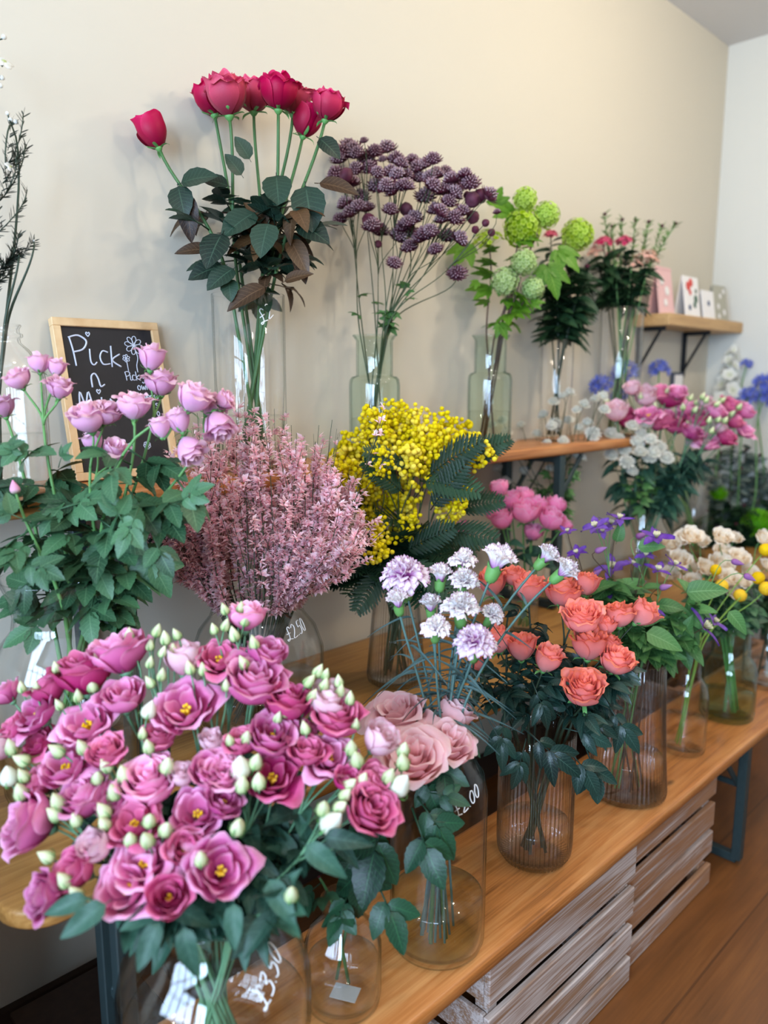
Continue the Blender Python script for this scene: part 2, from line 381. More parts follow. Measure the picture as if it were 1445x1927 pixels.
# leaves and stems
L_ = {}
L_['redrose'] = leafmat('dark_rose_leaf', '#14241d', '#2c4636', '#4a6550', 0.36)
L_['bronze'] = leafmat('bronze_rose_leaf', '#2b1d17', '#5a4127', '#7c5f45')
L_['spray'] = leafmat('green_rose_leaf', '#1b3a27', '#4c7850', '#74996f')
L_['coral'] = leafmat('glossy_dark_leaf', '#0f2420', '#2a4a40', '#4e6f61', 0.3)
L_['blush'] = leafmat('deep_green_leaf', '#123022', '#2f5a3f', '#3c7a4e', 0.34)
L_['lis'] = leafmat('blue_green_leaf', '#17332a', '#3d6853', '#6f9680', 0.45, nv=5, vs=.25)
L_['carn'] = leafmat('grey_green_blade', '#2f4a4a', '#587472', '#6f8a86', 0.5, nv=1, vs=.15)
L_['vib'] = leafmat('bright_green_leaf', '#3c7014', '#74a82c', '#9cc254', 0.45, .35)
L_['fern'] = leafmat('dark_fern_frond', '#10281a', '#26482e', '#3a5c3c', 0.5, nv=1, vs=.1)
L_['clem'] = leafmat('clematis_leaf', '#2e5a2c', '#5f9150', '#88b078', 0.45)
L_['euc'] = leafmat('grey_eucalyptus_leaf', '#4f6058', '#8d9a8e', '#a5afa4', 0.6, nv=2, vs=.2)
L_['dark'] = leafmat('dark_bush_leaf', '#0f2416', '#2a4a2c', '#3f6342', 0.45)
L_['snap'] = leafmat('green_spike_leaf', '#4a6a34', '#8aa866', '#a5bd88', 0.5)
L_['needle'] = plain('dark_needle', '#1a201a', 0.6, h2='#2c352b', scale=40)
S_ = {}
for k, a, b in [('green', '#4f7f45', '#6fa05c'), ('rose', '#35592f', '#4d7742'), ('dark', '#1d2c20', '#34452f'), ('brown', '#3d2c22', '#57422f'), ('lis', '#4a7a58', '#6f9c74'),
                ('carn', '#3f5f5c', '#5d7f78'), ('broom', '#2f3b2a', '#4c5640'), ('ast', '#2f3d26', '#4a5a38'), ('lime', '#6f9a3a', '#8ab552'), ('sepal', '#4d8a48', '#6fa860'), ('calyx', '#568c46', '#6fa35a'), ('wood', '#3a2620', '#5a4036')]:
    S_[k] = plain('stem_' + k, a, 0.5, h2=b, scale=30)

# ------------------------------------------------------------------ flower shapes (unit size: widest radius 1, base at the origin, opening towards +Z)
LIB = {}
def norm_r(mb, lo=0):
    rs = sorted(sqrt(p[0] ** 2 + p[1] ** 2) for p in mb.v[lo:]); m = rs[int(len(rs) * .95)] or 1
    mb.v[lo:] = [(p[0] / m, p[1] / m, p[2] / m) for p in mb.v[lo:]]
def bloom(seed, n=20, ri=.08, op=.3, curl=.2, hw=(2.0, .85), H=1.25, ruf=.03, ns=10, nt=9, lobe=.25, point=0.0, cup=.55, rb=.12, jit=.05, wild=0.0, lip=.10, ruf2=.03):
    rng = random.Random(seed); mb = MB()
    for k in range(n):
        q = (k + .5) / n; phi = k * 2.39996 + rng.uniform(-.25, .25)
        rt = ri + (1 - ri) * q ** .85; h = H * (1 - op * .5 * q) * (.93 + .07 * sin(q * pi)) * (1 + rng.uniform(-jit, jit))
        w = lerp(hw[0], hw[1], q); ph = rng.uniform(0, 6); cu = curl * (1 + rng.uniform(-.4, .5)) * q; dr = rng.uniform(-1, 1) * wild * q; rnd = rng.random()
        m = max(nt, int(nt * w / .8) | 1); P = []; ST = []
        for i in range(ns):
            s = i / (ns - 1)
            for j in range(m):
                t = 2 * j / (m - 1) - 1
                se = s * (1 - lobe * abs(t) ** 2.6) + point * s * s * max(0, 1 - abs(t) * 3)
                pr = sin(pi / 2 * min(1, max(se, 0) * 1.45)) ** (cup * 1.6)
                r = rt * (rb + (1 - rb) * pr) * (1 + .10 * sin(pi * min(se, 1)) * q * (1 - op))
                c = max(0, (se - .58) / .42)
                r += (cu + dr) * c * c + .02 * q; z = h * se - cu * .9 * c ** 3 - max(dr, 0) * 1.2 * c * c
                e = max(0, (se - .78) / .22); r += lip * e * e * (.35 + .65 * abs(sin(t * 2.3 + ph))) * (.25 + .75 * q); z -= lip * .55 * e * e * e * q
                r += ruf2 * se ** 4 * sin(t * 9 + ph * 2) * (.3 + q); z += ruf2 * 1.2 * se ** 4 * cos(t * 8 + ph)
                r *= 1 + ruf * sin(t * 4.2 + ph) * se; z += ruf * .9 * cos(t * 5.3 + ph) * se
                a = phi + t * w * (.42 + .58 * sin(pi * (.12 + .62 * s)))
                P.append((r * cos(a), r * sin(a), z)); ST.append((s, t, rnd))
        mb.grid(P, ns, m, ST)
    norm_r(mb); return mb
def sepals(n=5, L=.9, w=.18, droop=.5, cup=.28, h=.28, seed=1):
    rng = random.Random(seed); mb = MB()
    mb.lathe([(0.02, -.22), (.10, -.2), (.2, -.08), (.26, .03), (.2, .08)], 10)
    for k in range(n):
        a = 2 * pi * k / n + rng.uniform(-.2, .2); P = []; ST = []; d = droop * rng.uniform(.3, 1.5)
        for i in range(7):
            s = i / 6; ww = w * sin(pi * (.18 + .82 * s)) ** .8 * (1 - s * .35)
            for t in (-1, 0, 1):
                r = .12 + cup * 2.3 * sin(min(s * 1.5, 1) * pi / 2) * .7 + L * .25 * s * d; z = .02 + L * s * (1 - d) * .8 - d * .35 * s * s + (abs(t) * .04)
                P.append((r * cos(a) - t * ww * sin(a), r * sin(a) + t * ww * cos(a), z)); ST.append((s, t, .5))
        mb.grid(P, 7, 3, ST)
    return mb
def lib(key, variants): LIB[key] = variants

def rose_lib(key, mat, cal, nv=3, H=1.25, **kw):
    out = []
    for v in range(nv):
        b = bloom(hash(key) % 1 + v * 7 + len(key), H=H, **kw).mesh(key + '_bloom', P_[mat])
        c = sepals(5, 1.15, .13, .75, .3, seed=v).mesh(key + '_calyx', S_[cal])
        out.append([('bloom', b), ('calyx', c)])
    lib(key, out)
rose_lib('red_bud', 'red', 'sepal', 2, 2.25, n=14, ri=.1, op=.05, curl=.10, jit=.08, lip=.12, hw=(2.4, 1.15), cup=.42, ruf=.02, point=.05)
rose_lib('red_rose', 'red', 'sepal', 4, 1.85, n=24, ri=.1, op=.16, curl=.22, hw=(2.0, .75), cup=.42, ruf=.05, point=.05, jit=.10, lip=.17, ruf2=.06, wild=.08)
rose_lib('lilac_rose', 'lilac', 'sepal', 4, 1.85, n=19, ri=.08, op=.18, curl=.28, hw=(2.0, .85), cup=.45, ruf=.04, point=.05, wild=.10, lip=.15, jit=.08, ruf2=.04)
rose_lib('lilac_side', 'lilac', 'sepal', 2, 2.15, n=14, ri=.1, op=.05, curl=.25, hw=(2.0, .9), cup=.42, ruf=.04, point=.05, wild=.12, lip=.15, jit=.08, ruf2=.04)
rose_lib('coral_rose', 'coral', 'sepal', 4, 1.8, n=24, ri=.07, op=.22, curl=.2, hw=(1.8, .75), cup=.45, ruf=.05, wild=.12, lip=.14, jit=.08, ruf2=.05)
rose_lib('coral_side', 'coral', 'sepal', 2, 2.1, n=17, ri=.09, op=.05, curl=.2, hw=(1.8, .85), cup=.42, ruf=.05, wild=.12, lip=.14, jit=.08, ruf2=.05)
rose_lib('blush_rose', 'blush', 'sepal', 3, 1.6, n=17, ri=.10, op=.30, curl=.42, hw=(1.9, .95), cup=.5, ruf=.05, ns=12, nt=11, wild=.22, lip=.12, jit=.10, point=.05)
rose_lib('blush_side', 'blush', 'sepal', 1, 2.1, n=14, ri=.08, op=.1, curl=.16, hw=(2.0, 1.0), cup=.45, ruf=.03, ns=9, nt=9, wild=.06)
rose_lib('cream_rose', 'cream', 'sepal', 3, 1.35, n=22, ri=.07, op=.35, curl=.2, hw=(1.6, .7), cup=.5, ruf=.06, wild=.1, jit=.08)
rose_lib('ranunculus', 'ran', 'sepal', 3, 1.75, n=24, ri=.14, op=.12, curl=.02, hw=(1.4, .65), cup=.40, ruf=.05, lip=.06, jit=.10, ruf2=.03, wild=.05)

def stamens(seed, n=7, h=.75):
    rng = random.Random(seed); mb = MB()
    for k in range(n):
        a = 2 * pi * k / n + rng.uniform(-.3, .3); r = .13
        p = Vector((r * cos(a), r * sin(a), h * rng.uniform(.85, 1.05)))
        mb.tube([(0.03 * cos(a), .03 * sin(a), .05), tuple(p * .6), tuple(p)], .018, 5)
        ball(mb, p, .055, 1, (1, 0, rng.random()), 0, (1, 1, 1.3))
    mb.tube([(0, 0, 0), (0, 0, h * .8)], [.06, .04], 6); ball(mb, (0, 0, h * .85), .07, 1, (.2, 0, 0))
    return mb
def lis_lib(key, mat, nv, H, st=True, **kw):
    out = []
    for v in range(nv):
        ps = [('bloom', bloom(31 + v * 5 + len(key), H=H, **kw).mesh(key + '_bloom', P_[mat]))]
        if st: ps.append(('stamens', stamens(v, 6, H * .5).mesh(key + '_stamens', P_['yel'])))
        ps.append(('calyx', sepals(5, .6, .07, .12, .2, seed=v).mesh(key + '_calyx', S_['lis'])))
        out.append(ps)
    lib(key, out)
for kk, mm in (('', 'lis'), ('_deep', 'lisd')):
    lis_lib('lis_open' + kk, mm, 4, 1.15, n=12, ri=.34, op=.35, curl=.34, hw=(1.25, .8), cup=.62, ruf=.085, lobe=.30, nt=9, ns=10, rb=.14, wild=.16)
    lis_lib('lis_cup' + kk, mm, 3, 1.55, n=14, ri=.24, op=.12, curl=.22, hw=(1.7, .9), cup=.55, ruf=.06, lobe=.3, nt=9, ns=9, wild=.10)
    lis_lib('lis_rose' + kk, mm, 3, 1.6, False, n=17, ri=.12, op=.15, curl=.24, hw=(2.0, .9), cup=.5, ruf=.06, lobe=.3, nt=8, wild=.10)
lis_lib('lis_pale', 'lisp', 3, 1.9, False, n=13, ri=.14, op=.05, curl=.12, hw=(2.0, 1.0), cup=.45, ruf=.06, lobe=.3)

def bud(seed, H=2.9, n=15, m=14, twist=1.4, fat=.5):
    mb = MB(); P = []; ST = []; rng = random.Random(seed); lean = rng.uniform(-.25, .25)
    for i in range(m):
        s = i / (m - 1); z = s * H; r = (sin(pi * min(1, s ** .62) ) ** .8) * (1 - .1 * s) if s < .98 else .04
        r = max(r, .10 if s < .1 else .05)
        for j in range(n):
            a = 2 * pi * j / n; g = 1 - .16 * (abs(cos(2.5 * a + s * twist * 2.5))) * s
            P.append((r * g * cos(a) + lean * s * s, r * g * sin(a), z)); ST.append((s, 0, .5))
    mb.v = P; mb.st = ST
    mb.f = [(i * n + j, i * n + (j + 1) % n, (i + 1) * n + (j + 1) % n, (i + 1) * n + j) for i in range(m - 1) for j in range(n)]; mb.mi = [0] * len(mb.f)
    return mb
def bud_sepals(seed, H=1.9):
    mb = MB(); rng = random.Random(seed)
    for k in range(5):
        a = 2 * pi * k / 5; P = []; ST = []; o = rng.uniform(1.05, 1.25)
        for i in range(6):
            s = i / 5; r = o * (sin(pi * min(1, (s * .62) ** .62)) ** .8) + .03; w = .16 * (1 - s) + .02
            for t in (-1, 1): P.append((r * cos(a + t * w / max(r, .3)), r * sin(a + t * w / max(r, .3)), s * H)); ST.append((s, t, .5))
        mb.grid(P, 6, 2, ST)
    return mb
lib('lis_bud', [[('bud', bud(v, 2.9).mesh('bud', P_['bud'])), ('sepals', bud_sepals(v).mesh('bud_sepals', S_['sepal']))] for v in range(3)])
lib('lis_bud_white', [[('bud', bud(v + 5, 2.5, twist=2.2).mesh('white_bud', P_['budw'])), ('sepals', bud_sepals(v, 1.1).mesh('bud_sepals', S_['sepal']))] for v in range(2)])
lib('rosebud', [[('bud', bud(9, 2.8).mesh('rosebud', P_['budp'])), ('calyx', sepals(5, 1.6, .3, .1, .3).mesh('rosebud_calyx', S_['sepal']))]])
lib('clem_bud', [[('bud', bud(3, 3.8, twist=.6).mesh('clematis_bud', P_['clembud']))]])

def carnation(seed, n=26, op=1.0, big=0.0):
    rng = random.Random(seed); mb = MB(); ns, nt = 7, 15
    for k in range(n):
        q = (k + .5) / n; phi = k * 2.39996 + rng.uniform(-.3, .3); el = lerp(.10, 1.25, q ** .8) * op; L = lerp(.95, 1.05, q) * rng.uniform(.92, 1.06)
        ph = rng.uniform(0, 6.3); W = rng.uniform(.36, .48) * (1 + .25 * q); A = rng.uniform(.06, .12); tw = rng.uniform(-.5, .5); rnd = rng.random()
        P = []; ST = []
        for i in range(ns):
            s = i / (ns - 1)
            for j in range(nt):
                t = 2 * j / (nt - 1) - 1
                ser = 1 + (.045 * (1 if j % 2 else -1) if i == ns - 1 else 0) - .16 * t * t * s
                e = el * (.25 + .85 * s ** 1.3); rr = L * s * ser
                x = rr * sin(e) + .26 * q * (1 - .3 * s); z = .05 + rr * cos(e) * 1.35 * (1.12 - .2 * q)
                y = W * t * (.18 + .82 * s ** 1.1); b = A * s * s * sin(t * 6.5 + ph) + .05 * s * sin(t * 13 + ph * 2) * s
                x += b * cos(e) + tw * t * .18 * s * s; z += -b * sin(e)
                P.append((x * cos(phi) - y * sin(phi), x * sin(phi) + y * cos(phi), z)); ST.append((s, t, rnd))
        mb.grid(P, ns, nt, ST)
    m = max(sqrt(p[0] ** 2 + p[1] ** 2) for p in mb.v); mb.v = [(p[0] / m, p[1] / m, p[2] / m) for p in mb.v]
    return mb
def carn_calyx(k=1.0):
    mb = MB(); n = 15; prof = [(.07, -.62), (.20, -.56), (.27, -.35), (.29, -.1), (.31, .12)]
    mb.lathe([(r * k, z) for r, z in prof], n)
    for q in range(5):
        a = 2 * pi * q / 5
        P = [(.31 * k * cos(a + t * .55), .31 * k * sin(a + t * .55), .11) for t in (-1, 0, 1)] + [(.42 * k * cos(a), .42 * k * sin(a), .38)] * 3
        mb.grid(P, 2, 3, [(.5, 0, .5)] * 6)
    for q in range(4):
        a = q * pi / 2 + .4; mb.grid([(.1 * cos(a + t), .1 * sin(a + t), -.68) for t in (-.7, 0, .7)] + [(.3 * k * cos(a), .3 * k * sin(a), -.36)] * 3, 2, 3, [(.5, 0, .5)] * 6)
    return mb
lib('carnation', [[('bloom', carnation(v + 3, 26, 1.0).mesh('carnation_bloom', P_['carn'])), ('calyx', carn_calyx().mesh('carnation_calyx', S_['calyx']))] for v in range(3)])
lib('carnation_open', [[('bloom', carnation(v + 13, 30, 1.12).mesh('open_carnation_bloom', P_['carn2'])), ('calyx', carn_calyx(.9).mesh('carnation_calyx', S_['calyx']))] for v in range(2)])
lib('carnation_bud', [[('bloom', carnation(v + 23, 24, .62).mesh('half_open_carnation', P_['carn'])), ('calyx', carn_calyx(1.25).mesh('fat_carnation_calyx', S_['calyx']))] for v in range(2)])

def pompon(seed, r=1.0, n=1):
    mb = MB(); V, F = ICO[1]; rng = random.Random(seed)
    mb.add([p * (r * rng.uniform(.93, 1.06)) for p in V], F, [(rng.uniform(.3, 1), 0, rng.random()) for _ in V]); return mb
def mimosa_cluster(seed, n=24):
    """a plume of yellow balls on thin stalks; unit radius"""
    rng = random.Random(seed); mb = MB(); V, F = ICO[1]
    for k in range(n):
        for _ in range(8):
            p = Vector((rng.gauss(0, .42), rng.gauss(0, .42), rng.uniform(.0, 1.5)))
            if p.x ** 2 + p.y ** 2 < .9 - .38 * p.z: break
        r = rng.uniform(.108, .135); rn = rng.random()
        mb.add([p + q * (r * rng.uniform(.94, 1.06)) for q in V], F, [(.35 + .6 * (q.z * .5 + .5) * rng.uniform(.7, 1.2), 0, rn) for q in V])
    return mb
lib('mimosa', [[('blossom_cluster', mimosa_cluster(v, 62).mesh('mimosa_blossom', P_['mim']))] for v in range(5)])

def star(mb, c, d, L, n, w, cup, rnd, mi=0, seg=3, seed=0):
    """small open flower of n pointed petals facing d"""
    M = frame(c, d, L); rng = random.Random(seed)
    for k in range(n):
        a = 2 * pi * k / n + rng.uniform(-.15, .15); P = []; ST = []
        for i in range(seg + 1):
            s = i / seg; r = .1 + .9 * s; z = cup * s * s; ww = w * sin(pi * (.12 + .80 * s))
            for t in (-1, 1): P.append((r * cos(a) - t * ww * sin(a), r * sin(a) + t * ww * cos(a), z)); ST.append((s, t, rnd))
        mb.grid(P, seg + 1, 2, ST, mi, M)
def astrantia(seed, spike=.95, n=46):
    rng = random.Random(seed); mb = MB()
    ball(mb, (0, 0, .3), .42, 1, (.15, 0, .4), 0, (1, 1, .8))
    for k in range(n):
        a = k * 2.39996; zz = 1 - (k + .5) / n * 1.05; r = sqrt(max(0, 1 - zz * zz)); d = Vector((r * cos(a), r * sin(a), zz * .9 + .1)).normalized()
        p0 = Vector((0, 0, .3)) + d * .38; p1 = Vector((0, 0, .3)) + d * rng.uniform(.62, .78)
        mb.tube([p0, p1], [.035, .075], 4, 0, None, True, rng.random())
        for q in range(4 * 0): pass
    for i in range(len(mb.v)):
        v = Vector(mb.v[i]); mb.st[i] = (min(1, (v - Vector((0, 0, .3))).length * 1.25), 0, mb.st[i][2])
    return mb
def bracts(seed, n=15, L=1.0, cup=.35):
    mb = MB(); star(mb, (0, 0, .1), (0, 0, 1), L, n, .13, cup, .5, 0, 3, seed); star(mb, (0, 0, .06), (0, 0, 1), L * .95, n, .12, cup * .7, .3, 0, 3, seed + 1); return mb
lib('astrantia', [[('floret_dome', astrantia(v).mesh('astrantia_dome', P_['ast'])), ('bract_collar', bracts(v, 14).mesh('astrantia_bracts', P_['astb']))] for v in range(3)])
lib('astrantia_white', [[('floret_dome', astrantia(v + 7).mesh('white_astrantia_dome', P_['astw'])), ('bract_collar', bracts(v, 16, 1.0, .15).mesh('white_astrantia_bracts', P_['astw']))] for v in range(2)])
lib('astrantia_bud', [[('bud', pompon(4).mesh('astrantia_bud', P_['astb']))]])

def snowball(seed, mat, n=95):
    rng = random.Random(seed); mb = MB(); ball(mb, (0, 0, .95), .74, 2, (0, 0, .2))
    for k in range(n):
        a = k * 2.39996; z = 1 - 2 * (k + .5) / n; r = sqrt(1 - z * z); d = Vector((r * cos(a), r * sin(a), z))
        c = Vector((0, 0, .95)) + d * rng.uniform(.80, .93)
        star(mb, c, (d + Vector((rng.uniform(-.2, .2), rng.uniform(-.2, .2), rng.uniform(-.2, .2)))), rng.uniform(.15, .19), 5, .5, .15, rng.random(), 0, 2, k)
    return mb
lib('snowball', [[('flower_ball', snowball(v, 0).mesh('green_snowball', P_['vib']))] for v in range(2)])
lib('snowball_pale', [[('flower_ball', snowball(v + 4, 0).mesh('pale_snowball', P_['vibp']))] for v in range(2)])
def loose(seed, n=40, sp=1.0, pet=5, L=.2, flat=.7):
    rng = random.Random(seed); mb = MB()
    for k in range(n):
        a = k * 2.39996; r = sqrt((k + .5) / n); c = Vector((r * cos(a), r * sin(a), flat * (1 - r * r) + rng.uniform(-.12, .12) + .3))
        star(mb, c, (c + Vector((0, 0, .4))), L * rng.uniform(.8, 1.15), pet, .42, .2, rng.random(), 0, 2, k)
        mb.tube([(0, 0, 0), c * .55, c], .012, 3, 0, None, False)
    return mb
lib('snowball_loose', [[('flower_head', loose(v, 46, 1, 5, .2).mesh('loose_snowball', P_['vib']))] for v in range(2)])
lib('pink_cluster', [[('flower_head', loose(v + 3, 26, 1, 6, .34).mesh('pink_cluster', P_['hyp']))] for v in range(2)])
lib('peach_cluster', [[('flower_head', loose(v + 5, 30, 1, 5, .24).mesh('peach_cluster', P_['hypp']))] for v in range(2)])
def umbel(seed, n=16):
    rng = random.Random(seed); mb = MB()
    for k in range(n):
        a = k * 2.39996; z = 1 - 1.35 * (k + .5) / n; r = sqrt(max(.02, 1 - z * z)); d = Vector((r * cos(a), r * sin(a), z)).normalized()
        c = d * rng.uniform(.55, .75); mb.tube([(0, 0, 0), c], .02, 4, 0, None, False, .2)
        star(mb, c, d, .36, 6, .22, .55, rng.random(), 0, 3, k)
    return mb
lib('agapanthus', [[('flower_head', umbel(v).mesh('agapanthus_head', P_['agap']))] for v in range(2)])
def ballflower(seed, n, L, w):
    rng = random.Random(seed); mb = MB(); ball(mb, (0, 0, .9), .7, 2, (0, 0, .2))
    for k in range(n):
        a = k * 2.39996; z = 1 - 1.75 * (k + .5) / n; r = sqrt(1 - z * z); d = Vector((r * cos(a), r * sin(a), z))
        M = frame(Vector((0, 0, .9)) + d * .55, d + Vector((0, 0, .5)), L); P = []; ST = []
        for i in range(3):
            s = i / 2
            for t in (-1, 0, 1): P.append((t * w * sin(pi * (.25 + .6 * s)), .12 * s * (1 - abs(t)), s)); ST.append((s, t, rng.random()))
        mb.grid(P, 3, 3, ST, 0, M)
    return mb
lib('green_mum', [[('bloom', ballflower(1, 150, .45, .18).mesh('green_pompon_bloom', P_['mum']))]])
def bumpy(seed):
    rng = random.Random(seed); mb = MB(); V, F = ICO[3]
    mb.add([(p * (1 + .035 * sin(p.x * 23) * sin(p.y * 23) * sin(p.z * 23 + 1)) + Vector((0, 0, .9))) for p in V], F, [(.5 + .5 * sin(p.x * 23) * sin(p.y * 23), 0, .5) for p in V]); return mb
lib('craspedia', [[('flower_ball', bumpy(1).mesh('yellow_drumstick', P_['crasp']))]])
def clematis(seed, n=5):
    rng = random.Random(seed); mb = MB()
    for k in range(n):
        a = 2 * pi * k / n + rng.uniform(-.2, .2); P = []; ST = []; dr = rng.uniform(-.1, .55); tw = rng.uniform(-.3, .3)
        for i in range(7):
            s = i / 6; ww = .26 * sin(pi * (.1 + .86 * s)) ; r = .05 + .98 * s
            for t in (-1, -.35, .35, 1): P.append((r * cos(a) - t * ww * sin(a), r * sin(a) + t * ww * cos(a), .35 * s - dr * s * s + .08 * abs(t) + tw * t * s * .3)); ST.append((s, t, rng.random()))
        mb.grid(P, 7, 4, ST)
    return mb
def tuft(n=14, L=.4):
    mb = MB()
    for k in range(n):
        a = k * 2.4; r = .16 * sqrt(k / n); mb.tube([(0, 0, 0), (r, 0, 0) and (r * cos(a), r * sin(a), L * .6), (r * 1.5 * cos(a), r * 1.5 * sin(a), L)], [.03, .03, .045], 4, 0, None, True, .5)
    return mb
M_['creamst'] = petal('cream_stamen', [(0, '#c9c07a'), (1, '#f2ecc6')])
lib('clematis', [[('bloom', clematis(v, 4 + v % 3).mesh('clematis_bloom', P_['clem'])), ('stamens', tuft().mesh('clematis_stamens', M_['creamst']))] for v in range(4)])
def delph(seed, n=22):
    rng = random.Random(seed); mb = MB()
    for k in range(n):
        s = k / n; a = k * 2.39996; c = Vector((.75 * (1 - s * .75) * cos(a), .75 * (1 - s * .75) * sin(a), s * 4.4)); d = Vector((cos(a), sin(a), .45))
        star(mb, c, d, .78 * (1 - .75 * s), 5, .55, .25, rng.random(), 0, 3, k); mb.tube([(0, 0, max(0, c.z - .2)), c], .04, 4)
    return mb
lib('delphinium', [[('flower_spike', delph(1).mesh('delphinium_spike', P_['delph']))]])
def waxf(seed):
    mb = MB(); 
    for k in range(5):
        a = 2 * pi * k / 5; M = frame((.62 * cos(a), .62 * sin(a), .25), (.25 * cos(a), .25 * sin(a), 1), .42)
        mb.add([(q.x, q.y, q.z * .25) for q in ICO[2][0]], ICO[2][1], [(min(1, .4 + .5 * sqrt(q.x ** 2 + q.y ** 2)), 0, .5) for q in ICO[2][0]], 0, M)
    ball(mb, (0, 0, .2), .3, 1, (0, 0, .3)); return mb
lib('waxflower', [[('bloom', waxf(1).mesh('waxflower_bloom', P_['wax']))]])
lib('waxbud', [[('bud', pompon(8).mesh('waxflower_bud', P_['wax']))]])

# ------------------------------------------------------------------ leaves (unit length along +Y, upper face +Z)
def leaf(mb, W=.5, fold=.22, curve=.25, serr=0.0, pw=.75, tip=1.0, ns=11, M=None, rnd=.5, wav=0.0, nt=5, asym=0.0):
    P = []; ST = []
    for i in range(ns):
        s = i / (ns - 1); w = W * .5 * (sin(pi * s ** pw) ** (.62 * tip)) * (1 - .35 * s ** 5) if 0 < s < 1 else .004
        for j in range(nt):
            t = 2 * j / (nt - 1) - 1
            ww = w * (1 + (serr * (1 if i % 2 else -1) if abs(t) == 1 else 0))
            P.append((t * ww + asym * s * s, s + (abs(t) ** 2) * .02, -curve * s * s + fold * abs(t) * ww + wav * sin(s * 9 + t * 2) * ww)); ST.append((s, t, rnd))
    return mb.grid(P, ns, nt, ST, 0, M)
def compound(n, W, serr, fold=.2, curve=.22, spread=.9, seed=0, pw=.75, ns=13):
    """pinnate leaf of n leaflets on a stalk; overall length about 1"""
    rng = random.Random(seed); mb = MB()
    mb.tube([(0, 0, 0), (0, .25, .015), (0, .52, 0)], [.016, .013, .009], 5, 0, None, True, .2)
    def at(y, ang, L, k):
        d = Vector((sin(ang), cos(ang), rng.uniform(-.35, .1))); M = leafframe((0, y, .01), d, (rng.uniform(-.3, .3), rng.uniform(-.3, .3), 1), L); leaf(mb, W * rng.uniform(.9, 1.1), fold, curve * rng.uniform(.5, 1.5), serr, pw, 1.0, ns, M, rng.random())
    at(.5, rng.uniform(-.15, .15), .5, 0)
    ys = [.44, .26] if n >= 5 else [.40]
    for y in ys:
        for sd in (-1, 1): at(y + rng.uniform(-.03, .03), sd * spread * rng.uniform(.85, 1.15), .44 if y > .3 else .34, 0)
    return mb
def fern(seed, np_=13):
    rng = random.Random(seed); mb = MB(); mb.tube([(0, 0, 0), (0, .5, .05), (0, 1, -.1)], [.012, .009, .004], 4, 0, None, True, .2)
    for k in range(np_):
        y = .12 + .86 * k / np_; L = .27 * sin(pi * (.2 + .75 * k / np_)) + .05
        for sd in (-1, 1):
            d = Vector((sd, .75, rng.uniform(-.2, .05))).normalized(); p = Vector((0, y, .05 * sin(y * 3) - .1 * y * y)); w = Vector((-d.y * sd, d.x * sd, 0)).normalized()
            P = []; ST = []; m = 9
            for q in range(m):
                s = q / (m - 1); c = p + d * (L * s); h = .030 * sin(pi * (.15 + .8 * s)) * (1.25 if q % 2 else .8)
                P += [c - w * h, c + Vector((0, 0, .008)), c + w * h]; ST += [(s, -.6, k / np_), (s, .3, k / np_), (s, .6, k / np_)]
            mb.grid(P, m, 3, ST)
    return mb
def simple(seed, **kw):
    rng = random.Random(seed); mb = MB(); 
    mb.tube([(0, -.12, 0), (0, 0, 0)], .012, 5, 0, None, True, .2)
    return leaf(mb, rnd=rng.random(), **kw)
LV = {}
LV['redrose'] = [compound(n, .66, .035, .18, .2, .95, v).mesh('rose_leaf', L_['redrose']) for v, n in enumerate((3, 5, 3, 5))] + [compound(3, .6, .03, .25, .5, .9, 9).mesh('bronze_rose_leaf', L_['bronze'])]
LV['spray'] = [compound(n, .62, .07, .16, .25, .9, v + 4).mesh('green_rose_leaf', L_['spray']) for v, n in enumerate((3, 5, 5, 3))]
LV['coral'] = [compound(n, .46, .04, .25, .5, .8, v + 14).mesh('dark_rose_leaf', L_['coral']) for v, n in enumerate((5, 3, 5))]
LV['blush'] = [compound(n, .60, .045, .15, .25, .85, v + 24).mesh('deep_green_rose_leaf', L_['blush']) for v, n in enumerate((3, 3, 5))]
LV['lis'] = [simple(v, W=.46, fold=.3, curve=.2 + .15 * v, pw=.65, wav=.12).mesh('lisianthus_leaf', L_['lis']) for v in range(4)]
LV['carn'] = [simple(v, W=.09, fold=.5, curve=.5 + .5 * v, pw=.45).mesh('carnation_blade', L_['carn']) for v in range(3)]
def lobed(seed):
    mb = MB()
    for a, l in ((0, 1), (-.75, .85), (.75, .85), (-1.45, .5), (1.45, .5)):
        leaf(mb, .5, .15, .25, .10, .7, 1, 9, leafframe((0, 0, 0), (sin(a), cos(a), -.1), (0, 0, 1), l), .5)
    return mb
LV['vib'] = [lobed(v).mesh('lobed_leaf', L_['vib']) for v in range(1)]
LV['fern'] = [fern(v).mesh('fern_frond', L_['fern']) for v in range(3)]
LV['clem'] = [simple(v, W=.58, fold=.2, curve=.3, pw=.6).mesh('clematis_leaf', L_['clem']) for v in range(2)]
LV['euc'] = [simple(v, W=.8, fold=.1, curve=.15, pw=.85).mesh('eucalyptus_leaf', L_['euc']) for v in range(2)]
LV['dark'] = [simple(v, W=.4, fold=.3, curve=.3, pw=.7).mesh('dark_leaf', L_['dark']) for v in range(3)]
LV['snap'] = [simple(v, W=.3, fold=.3, curve=.2, pw=.7).mesh('spike_leaf', L_['snap']) for v in range(2)]
LV['ast'] = [lobed(3).mesh('small_lobed_leaf', L_['clem'])]

